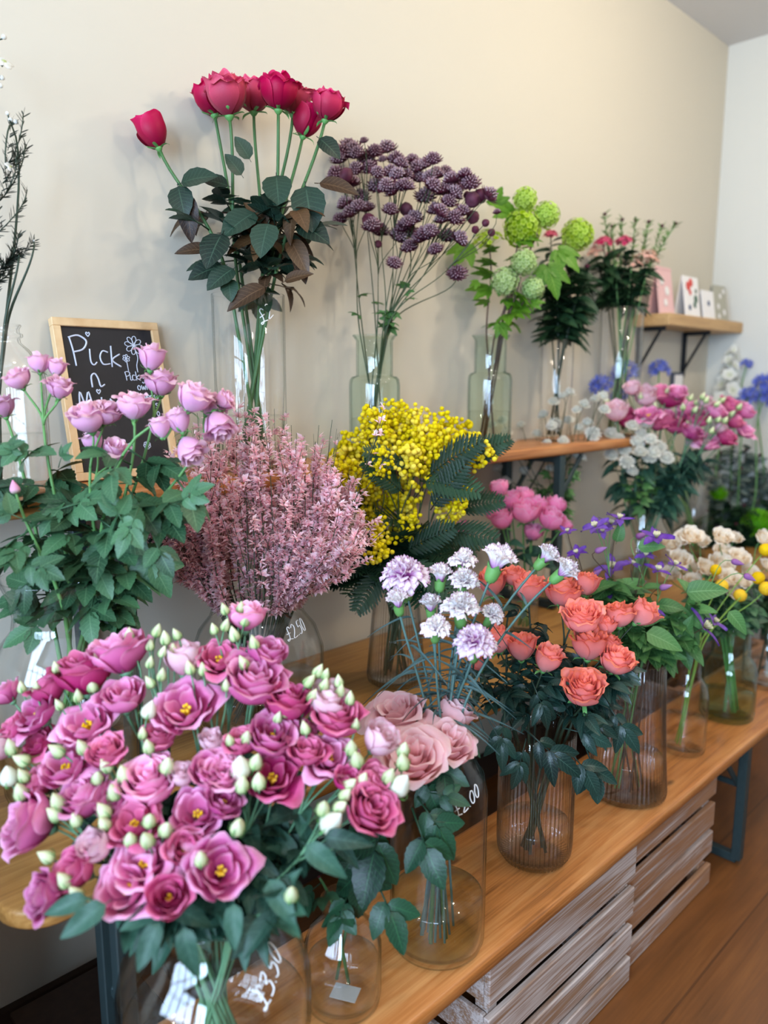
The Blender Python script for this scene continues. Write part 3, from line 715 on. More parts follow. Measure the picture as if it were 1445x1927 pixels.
# ------------------------------------------------------------------ the room
def slab(name, lo, hi, mat): return struct(name, MB().box(lo, hi), mat)
slab('floor', (WINX - .2, ROOMY - .2, -.1), (ENDX + .2, .2, 0), M_['floorwood'])
slab('ceiling', (WINX - .2, ROOMY - .2, CEIL), (ENDX + .2, .2, CEIL + .1), M_['ceil'])
slab('wall_left', (WINX - .2, 0, 0), (ENDX + .2, .15, CEIL), M_['wall'])
slab('wall_far', (ENDX, ROOMY, 0), (ENDX + .15, 0, CEIL), M_['wall_end'])
slab('wall_right', (WINX - .2, ROOMY - .15, 0), (ENDX + .2, ROOMY, CEIL), M_['wall_dark'])
wf = MB()   # street wall with a window and a door opening
for lo, hi in (((-.42, 0), (0, CEIL)), ((-2.55, 0), (-.42, .90)), ((-2.55, 2.68), (-.42, CEIL)), ((-2.75, 0), (-2.55, CEIL)), ((-3.70, 2.45), (-2.75, CEIL)), ((ROOMY, 0), (-3.70, CEIL))):
    wf.box((WINX - .18, lo[0], lo[1]), (WINX - .06, hi[0], hi[1]))
struct('wall_front', wf, M_['wall_dark'])
wn = MB()
for y in (-2.50, -1.95, -1.40, -.90, -.45): wn.box((WINX - .02, y - .025, .92), (WINX + .03, y + .025, 2.66))
for z in (.94, 2.05, 2.64): wn.box((WINX - .02, -2.52, z - .025), (WINX + .03, -.43, z + .025))
struct('window_1', wn, M_['iron'])
dn = MB()
dn.box((WINX - .02, -3.66, .02), (WINX + .03, -2.80, 1.02))
for y in (-3.68, -3.22, -2.78): dn.box((WINX - .02, y - .03, 0.02), (WINX + .03, y + .03, 2.44))
for z in (1.0, 2.42): dn.box((WINX - .02, -3.70, z - .04), (WINX + .03, -2.76, z + .04))
struct('door_1', dn, M_['iron'])
struct('unseen_shade_panel', MB().box((.04, -.55, 0), (.10, -.001, .86)), M_['wall_dark'])   # unseen low panel, added to shade the wall and floor under the table
slab('baseboard_left', (WINX, -.018, 0), (ENDX, 0, .10), M_['crate_in'])

def col(px, Y, z):
    a = (px - CX) / FPX; dy = Y - CAM.y; dz = z - CAM.z
    x = (a * (dy * FW.y + dz * FW.z) - dy * RT.y) / (RT.x - a * FW.x); return Vector((x, Y, z))
def zof(c, py):
    m = -(py - CY) / FPX; v = Vector((c[0], c[1], 0)) - CAM
    return (m * v.dot(FW) - v.dot(UP)) / (UP.z - m * FW.z)
def pxy(p):
    v = Vector(p) - CAM; d = v.dot(FW); return (CX + FPX * v.dot(RT) / d, CY - FPX * v.dot(UP) / d)
def mpp(p): return dep(p) / FPX

# ------------------------------------------------------------------ benches and table
ZF, ZM, ZR = 0.40, 0.667, 1.205
def board_mesh(x0, x1, y0, y1, z1, th, rad, root):
    """plank with rounded corners and softened edges"""
    P = []; n = 8
    for cx, cy, a0 in ((x1 - rad, y1 - rad, 0), (x0 + rad, y1 - rad, 90), (x0 + rad, y0 + rad, 180), (x1 - rad, y0 + rad, 270)):
        for i in range(n + 1):
            a = radians(a0 + 90 * i / n); P.append((cx, cy, cos(a), sin(a)))
    mb = MB(); m = len(P); e = .006; rings = [(rad - e, z1 - th), (rad, z1 - th + e), (rad, z1 - e), (rad - e * .3, z1 - e * .3), (rad - e, z1)]
    V = [(cx + r * c, cy + r * s, z) for r, z in rings for cx, cy, c, s in P]
    V = [tuple(Vector(v) - root.location) for v in V]
    F = [(k * m + i, k * m + (i + 1) % m, (k + 1) * m + (i + 1) % m, (k + 1) * m + i) for k in range(len(rings) - 1) for i in range(m)]
    F += [tuple(range(m - 1, -1, -1)), tuple(range((len(rings) - 1) * m, len(rings) * m))]
    return mb.add(V, F)
def bar(mb, a, b, w, t):
    a, b = Vector(a), Vector(b); d = (b - a).normalized(); L = (b - a).length
    R = d.to_track_quat('Z', 'X').to_matrix().to_4x4()
    mb.box((-w / 2, -t / 2, 0), (w / 2, t / 2, L), 0, Matrix.Translation(a) @ R, .002)
def folding_leg(root, X, y0, y1, zt, zb, dirx, mat):
    o = root.location; g = lambda *p: Vector(p) - o
    m = MB()
    for y in (y0, y1): bar(m, g(X, y, zt), g(X, y, zb + .012), .026, .030)
    bar(m, g(X, y0, zb + .014), g(X, y1, zb + .014), .026, .026); bar(m, g(X, y0, zt - .012), g(X, y1, zt - .012), .026, .02)
    l = put('leg', m.mesh('folding_leg', mat, False), root)
    h = zt - zb; b = MB()
    for y in (y0 + .015, y1 - .015): bar(b, g(X, y, zt - h * .34), g(X + dirx * h * .30, y, zt - .01), .018, .008)
    bar(b, g(X, y0, zt - h * .34), g(X, y1, zt - h * .34), .016, .012)
    for q in (.3, .7): b.tube([g(X, lerp(y0, y1, q), zt - h * .34), g(X + dirx * h * .30, lerp(y0, y1, q), zt - .02)], .003, 5)
    put('brace', b.mesh('brace', mat, False), l)
XF0, XF1 = -0.02, col(1405, -.84, .3).x + .52
fb = tag(empty('wooden_bench', (1.2, -.708, 0)), 'long low varnished plank bench in front, resting on whitewashed crates', 'bench')
put('plank', board_mesh(XF0, XF1, -.85, -.566, ZF, .032, .03, fb).mesh('bench_plank', M_['board']), fb)
folding_leg(fb, col(1398, -.83, .25).x, -.83, -.60, ZF - .033, 0, -1, M_['steel'])
mt0 = col(40, -.35, ZM).x
mt = tag(empty('wooden_table', (1.6, -.28, 0)), 'long wooden table against the wall with rounded corner, behind the low bench', 'table')
put('tabletop', board_mesh(at_z(-12, 1690, ZM).x, 3.62, -.555, -.012, ZM, .032, .07, mt).mesh('tabletop', M_['board_old']), mt)
folding_leg(mt, col(228, -.50, .4).x, -.52, -.465, ZM - .033, 0, 1, M_['steel'])
folding_leg(mt, 3.2, -.52, -.05, ZM - .033, 0, -1, M_['steel'])
XR1 = at_z(1128, 829, ZR).x + .42
rb_ = tag(empty('wooden_bench', (1.0, -.13, ZM)), 'raised plank bench standing on the table, carrying the tall vases by the wall', 'bench')
put('plank', board_mesh(-.45, XR1, -.253, -.004, ZR, .032, .03, rb_).mesh('upper_bench_plank', M_['board']), rb_)
folding_leg(rb_, col(240, -.235, .95).x, -.235, -.03, ZR - .033, ZM, 1, M_['steel'])
folding_leg(rb_, col(1052, -.235, 1.1).x, -.235, -.03, ZR - .033, ZM, 1, M_['steel'])

# ------------------------------------------------------------------ crates
def crate(label, x0, x1, y0, y1, slats, mat='crate', group='slatted crates'):
    r = tag(empty('wooden_crate', ((x0 + x1) / 2, (y0 + y1) / 2, 0)), label, 'crate', group); o = r.location
    zt = max(s[1] for s in slats)
    for i, (z0, z1) in enumerate(slats):
        m = MB().box((x0 - o.x, y0 - o.y, z0), (x1 - o.x, y0 + .014 - o.y, z1), b=.002); put('front_slat', m.mesh('front_slat', M_[mat], False), r)
        m = MB().box((x0 + .002 - o.x, y0 + .016 - o.y, z0), (x0 + .014 - o.x, y1 - .002 - o.y, z1), b=.002); put('end_slat', m.mesh('end_slat', M_[mat], False), r)
        m = MB().box((x1 - .014 - o.x, y0 + .016 - o.y, z0), (x1 - .002 - o.x, y1 - .002 - o.y, z1), b=.002); put('end_slat', m.mesh('end_slat', M_[mat], False), r)
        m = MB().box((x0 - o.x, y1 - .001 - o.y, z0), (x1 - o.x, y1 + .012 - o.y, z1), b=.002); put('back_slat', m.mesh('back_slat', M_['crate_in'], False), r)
    for x in (x0 + .016, x1 - .046):
        for y in (y0 + .016, y1 - .034):
            put('corner_post', MB().box((x - o.x, y - o.y, 0.002), (x + .03 - o.x, y + .03 - o.y, zt), b=.002).mesh('corner_post', M_[mat], False), r)
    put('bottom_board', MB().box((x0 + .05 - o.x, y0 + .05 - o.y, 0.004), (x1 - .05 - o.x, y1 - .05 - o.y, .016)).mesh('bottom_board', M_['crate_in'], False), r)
    return r
cx0, cx1, cx2 = at_y(921, 1870, -.835).x, at_y(1197, 1640, -.835).x, at_y(1347, 1500, -.815).x
crate('whitewashed slatted wooden crate under the bench, closest to the camera', cx0, cx1 - .002, -.835, -.58, [(.272, .363), (.174, .247), (.086, .149), (.002, .065)])
crate('brown slatted wooden crate under the bench, beside the steel leg', cx1 + .004, cx2, -.815, -.58, [(.275, .363), (.180, .249), (.099, .163), (.002, .062)], 'crate_brown')
x3 = col(1262, -.50, .2).x
crate('pinkish slatted wooden crate standing behind the steel bench leg', x3, x3 + .75, -.54, -.20, [(.02, .12), (.14, .25), (.27, .37)], 'crate_brown')
kb = col(150, -.30, 0.0)
kx = at_z(170, 1915, .16)
r = tag(empty('wooden_box', (kx.x, kx.y, 0)), 'dark brown wooden box on the floor under the table', 'box')
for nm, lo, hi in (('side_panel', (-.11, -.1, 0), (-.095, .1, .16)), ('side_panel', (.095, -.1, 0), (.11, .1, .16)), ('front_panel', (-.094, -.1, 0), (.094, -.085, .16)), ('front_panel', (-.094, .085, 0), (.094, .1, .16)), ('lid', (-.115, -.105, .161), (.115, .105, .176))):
    put(nm, MB().box(lo, hi, b=.002).mesh(nm, M_['crate_in'], False), r)

# ------------------------------------------------------------------ vases
VV = {}
def vase(key, label, name, c, prof, th=.0035, mat='glass', water=None, wmat='water', n=56, ribs=0, amp=0, ribz=(-9, 9), foot=.012, cat='vase', group=None):
    """prof: outside radii and heights from the foot to the rim"""
    root = tag(empty(name, c), label, cat, group)
    full = [(0.0, 0.0), (prof[0][0] * .8, 0.0)] + list(prof)
    inner = [(max(r - th, .002), z) for r, z in reversed(prof) if z > foot] + [(max(prof[0][0] - th * 1.6, .002), foot), (0.0, foot)]
    top = prof[-1]; full += [(top[0] - th * .3, top[1] + th * .45), (top[0] - th * .7, top[1] + th * .45)]
    seg = max(n, ribs * 8)
    put('body', MB().lathe(full + inner, seg, ribs=ribs, ribamp=amp, ribz=ribz).mesh(name, M_[mat]), root)
    def R(z):
        for (r0, z0), (r1, z1) in zip(prof, prof[1:]):
            if z0 <= z <= z1: return lerp(r0, r1, (z - z0) / max(1e-6, z1 - z0))
        return prof[-1][0]
    if water:
        zs = [foot + .002 + (water - foot - .002) * i / 10 for i in range(11)]
        p = [(0, foot + .002)] + [(max(R(z) - th - .0012 - amp, .001), z) for z in zs] + [(0, water)]
        put('water', MB().lathe(p, 48).mesh('water', M_[wmat]), root)
    rn = min(r for r, z in prof if z > prof[-1][1] * .62) - th
    VV[key] = dict(c=Vector(c), zr=c[2] + prof[-1][1], rn=rn, rb=prof[0][0] - th - .004, R=R, root=root, foot=foot, neck=c[2] + max(z for r, z in prof if abs(r - th - rn) < 1e-6))
    return root
# handwriting, as strokes on a unit-high grid
GL = {
 'P': [[(.05, .95), (.12, .5), (.15, .0)], [(.02, .92), (.35, 1.0), (.6, .82), (.45, .55), (.12, .45)]],
 'i': [[(.12, .6), (.1, .15), (.2, .02), (.32, .12)]], 'c': [[(.42, .55), (.2, .6), (.06, .35), (.15, .06), (.45, .08)]],
 'k': [[(.08, 1.0), (.1, 0)], [(.5, .62), (.12, .33), (.55, .02)]], 'n': [[(.06, .05), (.08, .6), (.28, .75), (.42, .5), (.5, .1), (.72, .2)]],
 'M': [[(.04, .0), (.14, .85), (.3, .35), (.48, .85), (.6, .05)]], 'x': [[(.05, .6), (.5, .02)], [(.55, .62), (.02, .0)]],
 'y': [[(.04, .6), (.15, .25), (.35, .3)], [(.42, .62), (.3, -.1), (.1, -.3), (.0, -.15)]], 'o': [[(.25, .6), (.06, .4), (.12, .08), (.36, .05), (.45, .35), (.25, .6)]],
 'u': [[(.05, .58), (.1, .1), (.32, .1), (.4, .58)], [(.4, .58), (.44, .02)]], 'r': [[(.08, .6), (.1, 0)], [(.1, .4), (.25, .6), (.4, .55)]],
 'w': [[(.03, .6), (.16, .04), (.3, .45), (.44, .04), (.58, .6)]], 'f': [[(.45, .95), (.25, .9), (.18, .0)], [(.03, .52), (.4, .55)]],
 'l': [[(.12, 1.0), (.1, .0)]], 'e': [[(.06, .32), (.4, .36), (.3, .6), (.08, .45), (.1, .1), (.42, .08)]], 's': [[(.4, .55), (.15, .58), (.12, .38), (.36, .25), (.3, .04), (.04, .06)]],
 'd': [[(.38, .5), (.12, .5), (.08, .1), (.36, .15)], [(.42, 1.0), (.42, .0)]], 'a': [[(.38, .5), (.12, .5), (.08, .1), (.36, .15)], [(.4, .56), (.42, .0)]],
 '£': [[(.62, .78), (.5, .95), (.34, .85), (.36, .5), (.3, .12), (.1, .0), (.05, .12), (.3, .1), (.62, .02)], [(.12, .48), (.56, .5)]],
 '3': [[(.06, .9), (.4, .98), (.42, .7), (.2, .55), (.46, .42), (.4, .06), (.05, .04)]], '2': [[(.06, .78), (.25, .98), (.44, .76), (.3, .4), (.04, .03), (.5, .06)]],
 '5': [[(.48, .95), (.14, .93), (.1, .55), (.36, .58), (.44, .25), (.25, .02), (.04, .1)]], '0': [[(.26, .95), (.07, .6), (.12, .12), (.32, .04), (.46, .4), (.42, .82), (.26, .95)]],
 '.': [[(.1, .04), (.14, .06)]], '<': [[(.3, .0), (.0, .45), (.12, .7), (.3, .5), (.48, .7), (.6, .45), (.3, .0)]], ' ': [], '-': [[(.05, .4), (.4, .4)]],
}
ADV = {'P': .62, 'i': .34, 'n': .8, 'M': .78, 'w': .66, 'l': .24, '.': .26, '£': .72, ' ': .35}
def smooth(pts, k=5):
    P = [Vector((x, y)) for x, y in pts]
    if len(P) < 3: return P
    out = []
    for i in range(len(P) - 1):
        p0 = P[max(i - 1, 0)]; p1 = P[i]; p2 = P[i + 1]; p3 = P[min(i + 2, len(P) - 1)]
        for q in range(k):
            t = q / k; out.append(.5 * ((2 * p1) + (p2 - p0) * t + (2 * p0 - 5 * p1 + 4 * p2 - p3) * t * t + (3 * p1 - p0 - 3 * p2 + p3) * t ** 3))
    return out + [P[-1]]
def script(mb, text, to3, h, rad, slant=0.0, sp=1.0):
    x = 0.0
    for ch in text:
        for s in GL.get(ch, []):
            mb.tube([to3(x + (p.x + slant * p.y) * h, p.y * h) for p in smooth(s)], rad, 5)
        x += ADV.get(ch, .56) * h * sp
    return x
def price(key, text, px, py, h, ang=0.0, rad=.0011):
    """price written on the outside of a vase, starting where the ray through the point meets it"""
    V = VV[key]; c = V['c']; v = ray(px, py); zt = V['zr'] - c.z
    t = dep(c) - .35; p = CAM + v * t
    while t < 6:
        p = CAM + v * t; z = p.z - c.z
        if 0 < z < zt and (p.x - c.x) ** 2 + (p.y - c.y) ** 2 < V['R'](z) ** 2: break
        t += .002
    z0 = p.z - c.z; a0 = atan2(p.y - c.y, p.x - c.x); ca, sa = cos(ang), sin(ang)
    def to3(u, v):
        uu = u * ca - v * sa; vv = u * sa + v * ca; z = z0 + vv; r = V['R'](z) + .0012; a = a0 + uu / r
        return Vector((r * cos(a), r * sin(a), z))
    mb = MB(); script(mb, text, to3, h, rad, .12)
    put('price_writing', mb.mesh('price_writing', M_['white_ink']), V['root'])
# front bench, from the camera end to the far end
c = col(412, -.712, ZF); k = mpp(c + Vector((0, 0, .15)))
vase('big', 'big round glass jar priced £3.50 holding the big bunch of pink lisianthus', 'glass_jar', c,
     [(.075, 0), (.105, .006), (.128, .035), (.137, .09), (.137, .155), (.128, .195), (.105, .225), (.085, .245), (.082, .262), (.092, .285)], .004, 'glass', .105, cat='jar', n=72)
price('big', '£3.50', 497, 1903, .024, radians(32), .0012)
c = col(646, -.738, ZF)
vase('small', 'small clear glass jar of water between big round jar and blush rose bottle', 'glass_jar', c,
     [(.048, 0), (.060, .004), (.0625, .02), (.0625, .105), (.055, .125), (.040, .142), (.033, .16), (.035, .185)], .003, 'glass', .075, cat='jar')
m = MB().box((-.016, -.022, 0), (.016, .022, .0008)); so = put('sticker', m.mesh('sticker', M_['sticker'], False), VV['small']['root'], Matrix.Translation((.0, -.005, .0145)) @ Matrix.Rotation(.5, 4, 'Z')); so['label'] = 'grey square sticker on the jar foot'
c = col(822, -.755, ZF); zt = zof(c, 1345) - ZF
vase('bottle', 'tall shouldered glass bottle priced £2.00 holding carnations and blush roses', 'glass_bottle', c,
     [(.068, 0), (.080, .004), (.085, .018), (.0855, .06), (.0855, zt * .68), (.078, zt * .76), (.058, zt * .83), (.043, zt * .88), (.041, zt * .95), (.046, zt)], .0035, 'glass', .098, 'water_green', cat='bottle', n=64)
price('bottle', '£2.00', 856, 1540, .023, radians(24), .0010)
c = col(1004, -.733, ZF); zt = zof(c, 1372) - ZF
vase('ribbed', 'straight ribbed glass vase holding the coral roses', 'ribbed_vase', c,
     [(.050, 0), (.068, .006), (.0765, .022), (.0785, .045), (.0785, zt * .5), (.0785, zt)], .003, 'glass_rib', .085, ribs=52, amp=.0016, ribz=(.02, zt - .006))
c = col(1178, -.738, ZF); zt = zof(c, 1240) - ZF
vase('taper', 'tapered ribbed glass vase holding purple clematis, behind the coral roses', 'ribbed_vase', c,
     [(.086, 0), (.094, .006), (.094, .015), (.086, zt * .35), (.078, zt * .75), (.076, zt)], .003, 'glass_rib', .10, ribs=52, amp=.0017, ribz=(.012, zt - .006))
c = col(1284, -.738, ZF); zt = zof(c, 1232) - ZF
vase('flask', 'clear shouldered glass bottle with yellow drumsticks, beside the tapered ribbed vase', 'glass_bottle', c,
     [(.050, 0), (.057, .005), (.0585, .02), (.0585, zt * .60), (.052, zt * .70), (.036, zt * .78), (.032, zt * .95), (.036, zt)], .003, 'glass', .095, cat='bottle')
c = col(1366, -.733, ZF); zt = zof(c, 1178) - ZF
vase('greenjar', 'green tinted glass jar holding cream spray roses', 'glass_jar', c,
     [(.066, 0), (.076, .005), (.078, .02), (.078, zt * .52), (.072, zt * .6), (.056, zt * .68), (.052, zt * .92), (.058, zt)], .0045, 'glass_deep', .075, 'water_green', cat='jar')
c = col(1440, -.725, ZF); zt = zof(c, 1165) - ZF
vase('farclear', 'clear glass jar at the far end of the low bench, cut by the picture edge', 'glass_jar', c,
     [(.065, 0), (.074, .005), (.076, .02), (.076, zt * .6), (.066, zt * .72), (.056, zt * .8), (.054, zt * .95), (.06, zt)], .003, 'glass', .08, cat='jar')
# table behind
c = col(141, -.27, ZM); zt = zof(c, 1083) - ZM
vase('spray', 'large clear glass jar priced £3.50 holding the lilac spray roses', 'glass_jar', c,
     [(.088, 0), (.105, .006), (.113, .03), (.121, zt * .52), (.120, zt * .60), (.108, zt * .70), (.083, zt * .775), (.079, zt * .84), (.086, zt * .93), (.097, zt)], .0035, 'glass', .11, cat='jar', n=72)
price('spray', '£3.50', 164, 1196, .025, radians(14), .0011)
c = col(490, -.27, ZM); zt = zof(c, 1108) - ZM
vase('broom', 'large clear glass jar priced £2.50 holding the pink broom', 'glass_jar', c,
     [(.10, 0), (.122, .006), (.132, .03), (.140, zt * .48), (.139, zt * .58), (.124, zt * .72), (.100, zt * .82), (.094, zt * .88), (.098, zt * .95), (.107, zt)], .0035, 'glass', .10, cat='jar', n=72)
price('broom', '£2.50', 541, 1207, .023, radians(8), .0011)
c = col(745, -.30, ZM); zt = zof(c, 1085) - ZM
vase('mimosa', 'tapered ribbed glass vase holding the yellow mimosa', 'ribbed_vase', c,
     [(.063, 0), (.071, .006), (.072, .02), (.062, zt * .5), (.052, zt * .9), (.050, zt)], .003, 'glass_rib', .125, ribs=52, amp=.0014, ribz=(.012, zt - .006))
c = col(985, -.30, ZM); zt = zof(c, 1090) - ZM
vase('ran', 'slim glass vase holding pink ranunculus, half hidden behind the carnations', 'glass_vase', c, [(.036, 0), (.041, .005), (.041, zt * .7), (.038, zt)], .0025, 'glass', .09)
c = col(1045, -.20, ZM); zt = zof(c, 985) - ZM
vase('astw', 'slim clear bottle holding white astrantia, behind the purple clematis', 'glass_bottle', c, [(.040, 0), (.045, .005), (.045, zt * .7), (.03, zt * .85), (.03, zt)], .0025, 'glass', .08, cat='bottle')
c = col(1203, -.28, ZM); zt = zof(c, 962) - ZM
vase('lisfar', 'round glass jar holding the distant pink lisianthus bunch', 'glass_jar', c,
     [(.075, 0), (.095, .006), (.105, .03), (.108, zt * .45), (.092, zt * .72), (.068, zt * .9), (.072, zt)], .0035, 'glass', .09, cat='jar')
c = col(1300, -.20, ZM); zt = zof(c, 945) - ZM
vase('agap', 'clear cylinder of blue agapanthus standing behind the lisianthus bunch', 'glass_vase', c, [(.055, 0), (.06, .005), (.06, zt * .6), (.06, zt)], .003, 'glass', .09)
c = col(1385, -.22, ZM); zt = zof(c, 985) - ZM
vase('delph', 'clear cylinder of white delphinium and eucalyptus at the far end of the table', 'glass_vase', c, [(.06, 0), (.066, .005), (.066, zt * .6), (.066, zt)], .003, 'glass', .09)
c = col(1440, -.36, ZM); zt = zof(c, 1050) - ZM
vase('mum', 'clear jar of green pompon flowers and dark leaves near the end wall', 'glass_jar', c, [(.06, 0), (.066, .005), (.066, zt * .6), (.058, zt)], .003, 'glass', .09, cat='jar')
# raised bench by the wall
c = col(12, -.145, ZR); zt = zof(c, 612) - ZR
vase('mason', 'screw-top clear glass jar with waxflower twigs beside the chalkboard', 'glass_jar', c,
     [(.068, 0), (.076, .006), (.078, .02), (.078, zt * .70), (.074, zt * .77), (.055, zt * .86), (.0425, zt * .9), (.0415, zt * .925), (.0465, zt * .935), (.0465, zt * .95), (.0415, zt * .958), (.0415, zt * .98), (.045, zt)], .0035, 'glass', zt * .36, cat='jar', n=64)
c = col(476, -.135, ZR); zt = zof(c, 556) - ZR
vase('tall', 'tall straight glass cylinder holding the long-stemmed red roses', 'glass_vase', c, [(.070, 0), (.077, .004), (.078, .012), (.0785, zt * .5), (.0795, zt)], .003, 'glass', zt * .32, n=64)
price('tall', '£2', 492, 612, .030, radians(35), .0012)
for key, px, lab in (('gb1', 705, 'pale green glass bottle vase with flared rim holding purple astrantia'), ('gb2', 919, 'pale green glass bottle vase with flared rim holding green snowball flowers')):
    c = col(px, -.13, ZR); zt = zof(c, 632) - ZR
    rr = .0655 if key == 'gb1' else .066
    vase(key, lab, 'bottle_vase', c, [(rr * .85, 0), (rr * .97, .005), (rr, .02), (rr, zt * .60), (rr * .97, zt * .645), (rr * .88, zt * .67), (rr * .74, zt * .675), (rr * .715, zt * .69), (rr * .715, zt * .96), (rr * .80, zt * .985), (rr * .86, zt)], .004, 'glass_green', zt * .33, group=None)
c = col(1043, -.13, ZR); zt = zof(c, 640) - ZR
vase('cyl1', 'clear glass cylinder of dark leafy stems, third vase along from the red roses', 'glass_vase', c, [(.046, 0), (.052, .004), (.052, zt * .5), (.053, zt)], .003, 'glass', .08)
c = col(1160, -.13, ZR); zt = zof(c, 580) - ZR
vase('cyl2', 'tall clear glass cylinder of green spikes and pink clusters at the raised bench end', 'glass_vase', c, [(.07, 0), (.075, .004), (.075, zt * .5), (.0765, zt)], .003, 'glass', .09)

# ------------------------------------------------------------------ chalkboard leaning on the wall
bl, br = at_z(133, 893, ZR + .001), at_z(312, 880, ZR + .001)
tl = at_y(92, 598, -.012); tr = at_y(298, 608, -.012)
X0, X1 = tl.x, tr.x; yb = -.085; zt = (tl.z + tr.z) / 2
root = tag(empty('chalkboard', (X0, yb, ZR + .001)), 'small pine-framed chalkboard reading Pick n Mix, leaning on the wall', 'sign')
W = (X1 - X0) * .965; vec = Vector((0, -.014 - yb, zt - ZR - .002)); H = vec.length; v_ = vec.normalized(); n_ = Vector((0, -v_.z, v_.y))
B = Matrix(((1, 0, 0, 0), (0, v_.y, n_.y, 0), (0, v_.z, n_.z, 0), (0, 0, 0, 1)))   # local x along, y up the board, z out
fw = .0165
for nm, lo, hi in (('rail', (0, 0, -.009), (W, fw, .009)), ('rail', (0, H - fw, -.009), (W, H, .009)), ('stile', (0, fw, -.0088), (fw, H - fw, .0088)), ('stile', (W - fw, fw, -.0088), (W, H - fw, .0088))):
    put('frame_' + nm, MB().box(lo, hi, M=B, b=.0012).mesh('frame_' + nm, M_['pine'], False), root)
put('slate', MB().box((fw, fw, -.004), (W - fw, H - fw, .003), M=B).mesh('slate', M_['slate'], False), root)
mb = MB()
bw, bh = W - 2 * fw, H - 2 * fw
def onb(u, v): return B @ Vector((fw + u * bw, fw + v * bh, .0034))
def words(t, u, v, h, r, sp=1.0, sl=0.0): script(mb, t, lambda x, y: onb(u + x / bw, v + y / bh), h, r, sl, sp)
words('P', .06, .73, .062, .0020); words('i', .24, .735, .056, .0018); words('c', .36, .735, .050, .0017); words('k', .47, .725, .044, .0018, 1.1, .1)
words('n', .23, .575, .040, .0019); words('M', .06, .40, .052, .0019); words('i', .29, .41, .05, .0018); words('x', .40, .415, .042, .0018)
words('<', .26, .935, .013, .0012); words('<', .28, .535, .013, .0012)
words('Pick your', .62, .63, .019, .0010, .8); words('own', .74, .56, .017, .0010); words('flowers', .69, .49, .016, .0009, .85); words('<', .95, .495, .008, .0009)
for t, u, v in (('s', .92, .43), ('o', .92, .37), ('o', .80, .29), ('s', .90, .25)): words(t, u, v, .016, .0009)
for i, t in enumerate('dayls'): words(t, .08 + .09 * i, .13, .022, .0010)
put('chalk_writing', mb.mesh('chalk_writing', M_['chalk']), root)
def loop(mb, cu, cv, L, a, w):
    P = []
    for i in range(13):
        s = i / 12 * 2 * pi; x = L * .5 * (1 - cos(s)); y = w * sin(s) * sin(s / 2); P.append(onb(cu + (x * sin(a) + y * cos(a)) / bw, cv + (x * cos(a) - y * sin(a)) / bh))
    mb.tube(P, .0009, 4)
for n, u, v, L, w, st in ((8, .775, .885, .020, .006, [(.775, .87), (.80, .80), (.775, .74), (.775, .69)]), (6, .665, .79, .008, .003, [(.665, .78), (.67, .69)]), (6, .92, .79, .008, .003, [(.92, .78), (.915, .70)]), (7, .13, .175, .010, .004, None), (7, .55, .155, .008, .004, None), (7, .75, .16, .008, .004, None)):
    mb = MB()
    for k in range(n): loop(mb, u, v, L, k * 2 * pi / n + .2, w)
    if st: mb.tube([onb(p.x, p.y) for p in smooth(st)], .001, 4)
    put('flower_drawing', mb.mesh('flower_drawing', M_['chalk']), root)

# ------------------------------------------------------------------ corner shelf with cards
ys = -.155; sp0 = at_y(1260, 590, ys); sx0 = sp0.x; sz = at_y(1260, 588, ys).z; th = sz - at_y(1260, 612, ys).z
root = tag(empty('wall_shelf', (sx0, 0, sz - th)), 'chunky pale wooden wall shelf on black brackets by the end wall', 'shelf')
put('shelf_plank', MB().box((0, ys, 0), (ENDX - sx0 - .004, -.003, th), b=.004).mesh('shelf_plank', M_['shelfwood'], False), root)
for q in (.05, .62):
    x = (ENDX - sx0) * q; m = MB(); bar(m, (x, -.012, -.001), (x, -.012, -.20), .022, .006); bar(m, (x, -.012, -.006), (x, ys + .03, -.006), .022, .006); bar(m, (x, -.014, -.17), (x, ys + .05, -.012), .012, .006)
    put('bracket', m.mesh('bracket', M_['iron'], False), root)
def card(label, x, w, h, mat, deco, y=-.10, tilt=.16, name='greeting_card', cat='card', th=.004):
    r = tag(empty(name, (x, y, sz + .001)), label, cat, 'cards on the wall shelf')
    Mx = Matrix.Rotation(-tilt, 4, 'X'); d = Matrix.Rotation(pi, 4, 'Z')
    put('front', MB().box((0, 0, 0.001), (w, th, h), M=Mx).mesh('card_front', M_[mat], False), r)
    put('back', MB().box((0, 0, 0.001), (w, .002, h * .97), M=Matrix.Translation((0, .055, 0)) @ Matrix.Rotation(tilt, 4, 'X')).mesh('card_back', M_[mat], False), r)
    for nm, dm, items in deco:
        m = MB()
        for u, v, rr in items:
            V, F = ICO[1]; m.add([(u * w + p.x * rr, -.0015 + p.y * .0012, v * h + p.z * rr) for p in V], F, None, 0, Mx)
        put(nm, m.mesh(nm, M_[dm]), r)
gx = ENDX - sx0
card('pink greeting card printed with pale blossom at the shelf end', sx0 + .03, .13, .19, 'pinkcard', [('white_print', 'paper', [(.3, .7, .018), (.6, .5, .02), (.45, .25, .016)])])
card('white card printed with red and green flowers on the shelf', sx0 + gx * .27, .14, .165, 'paper', [('red_flower_print', 'redink', [(.3, .75, .02), (.5, .85, .018), (.4, .6, .012)]), ('green_leaf_print', 'greenink', [(.75, .45, .018), (.65, .3, .014), (.8, .65, .01)]), ('dark_print', 'bluink', [(.3, .22, .012)])], -.13)
card('small white card with one blue motif in the middle of the shelf', sx0 + gx * .50, .12, .12, 'paper', [('blue_print', 'bluink', [(.5, .55, .012)])], -.13)
card('grey-green card with white dots beside the end wall', sx0 + gx * .70, .13, .155, 'greycard', [('dot_print', 'paper', [(.3, .4, .013), (.5, .7, .012), (.8, .85, .012), (.75, .25, .014), (.3, .12, .012)])], -.12)
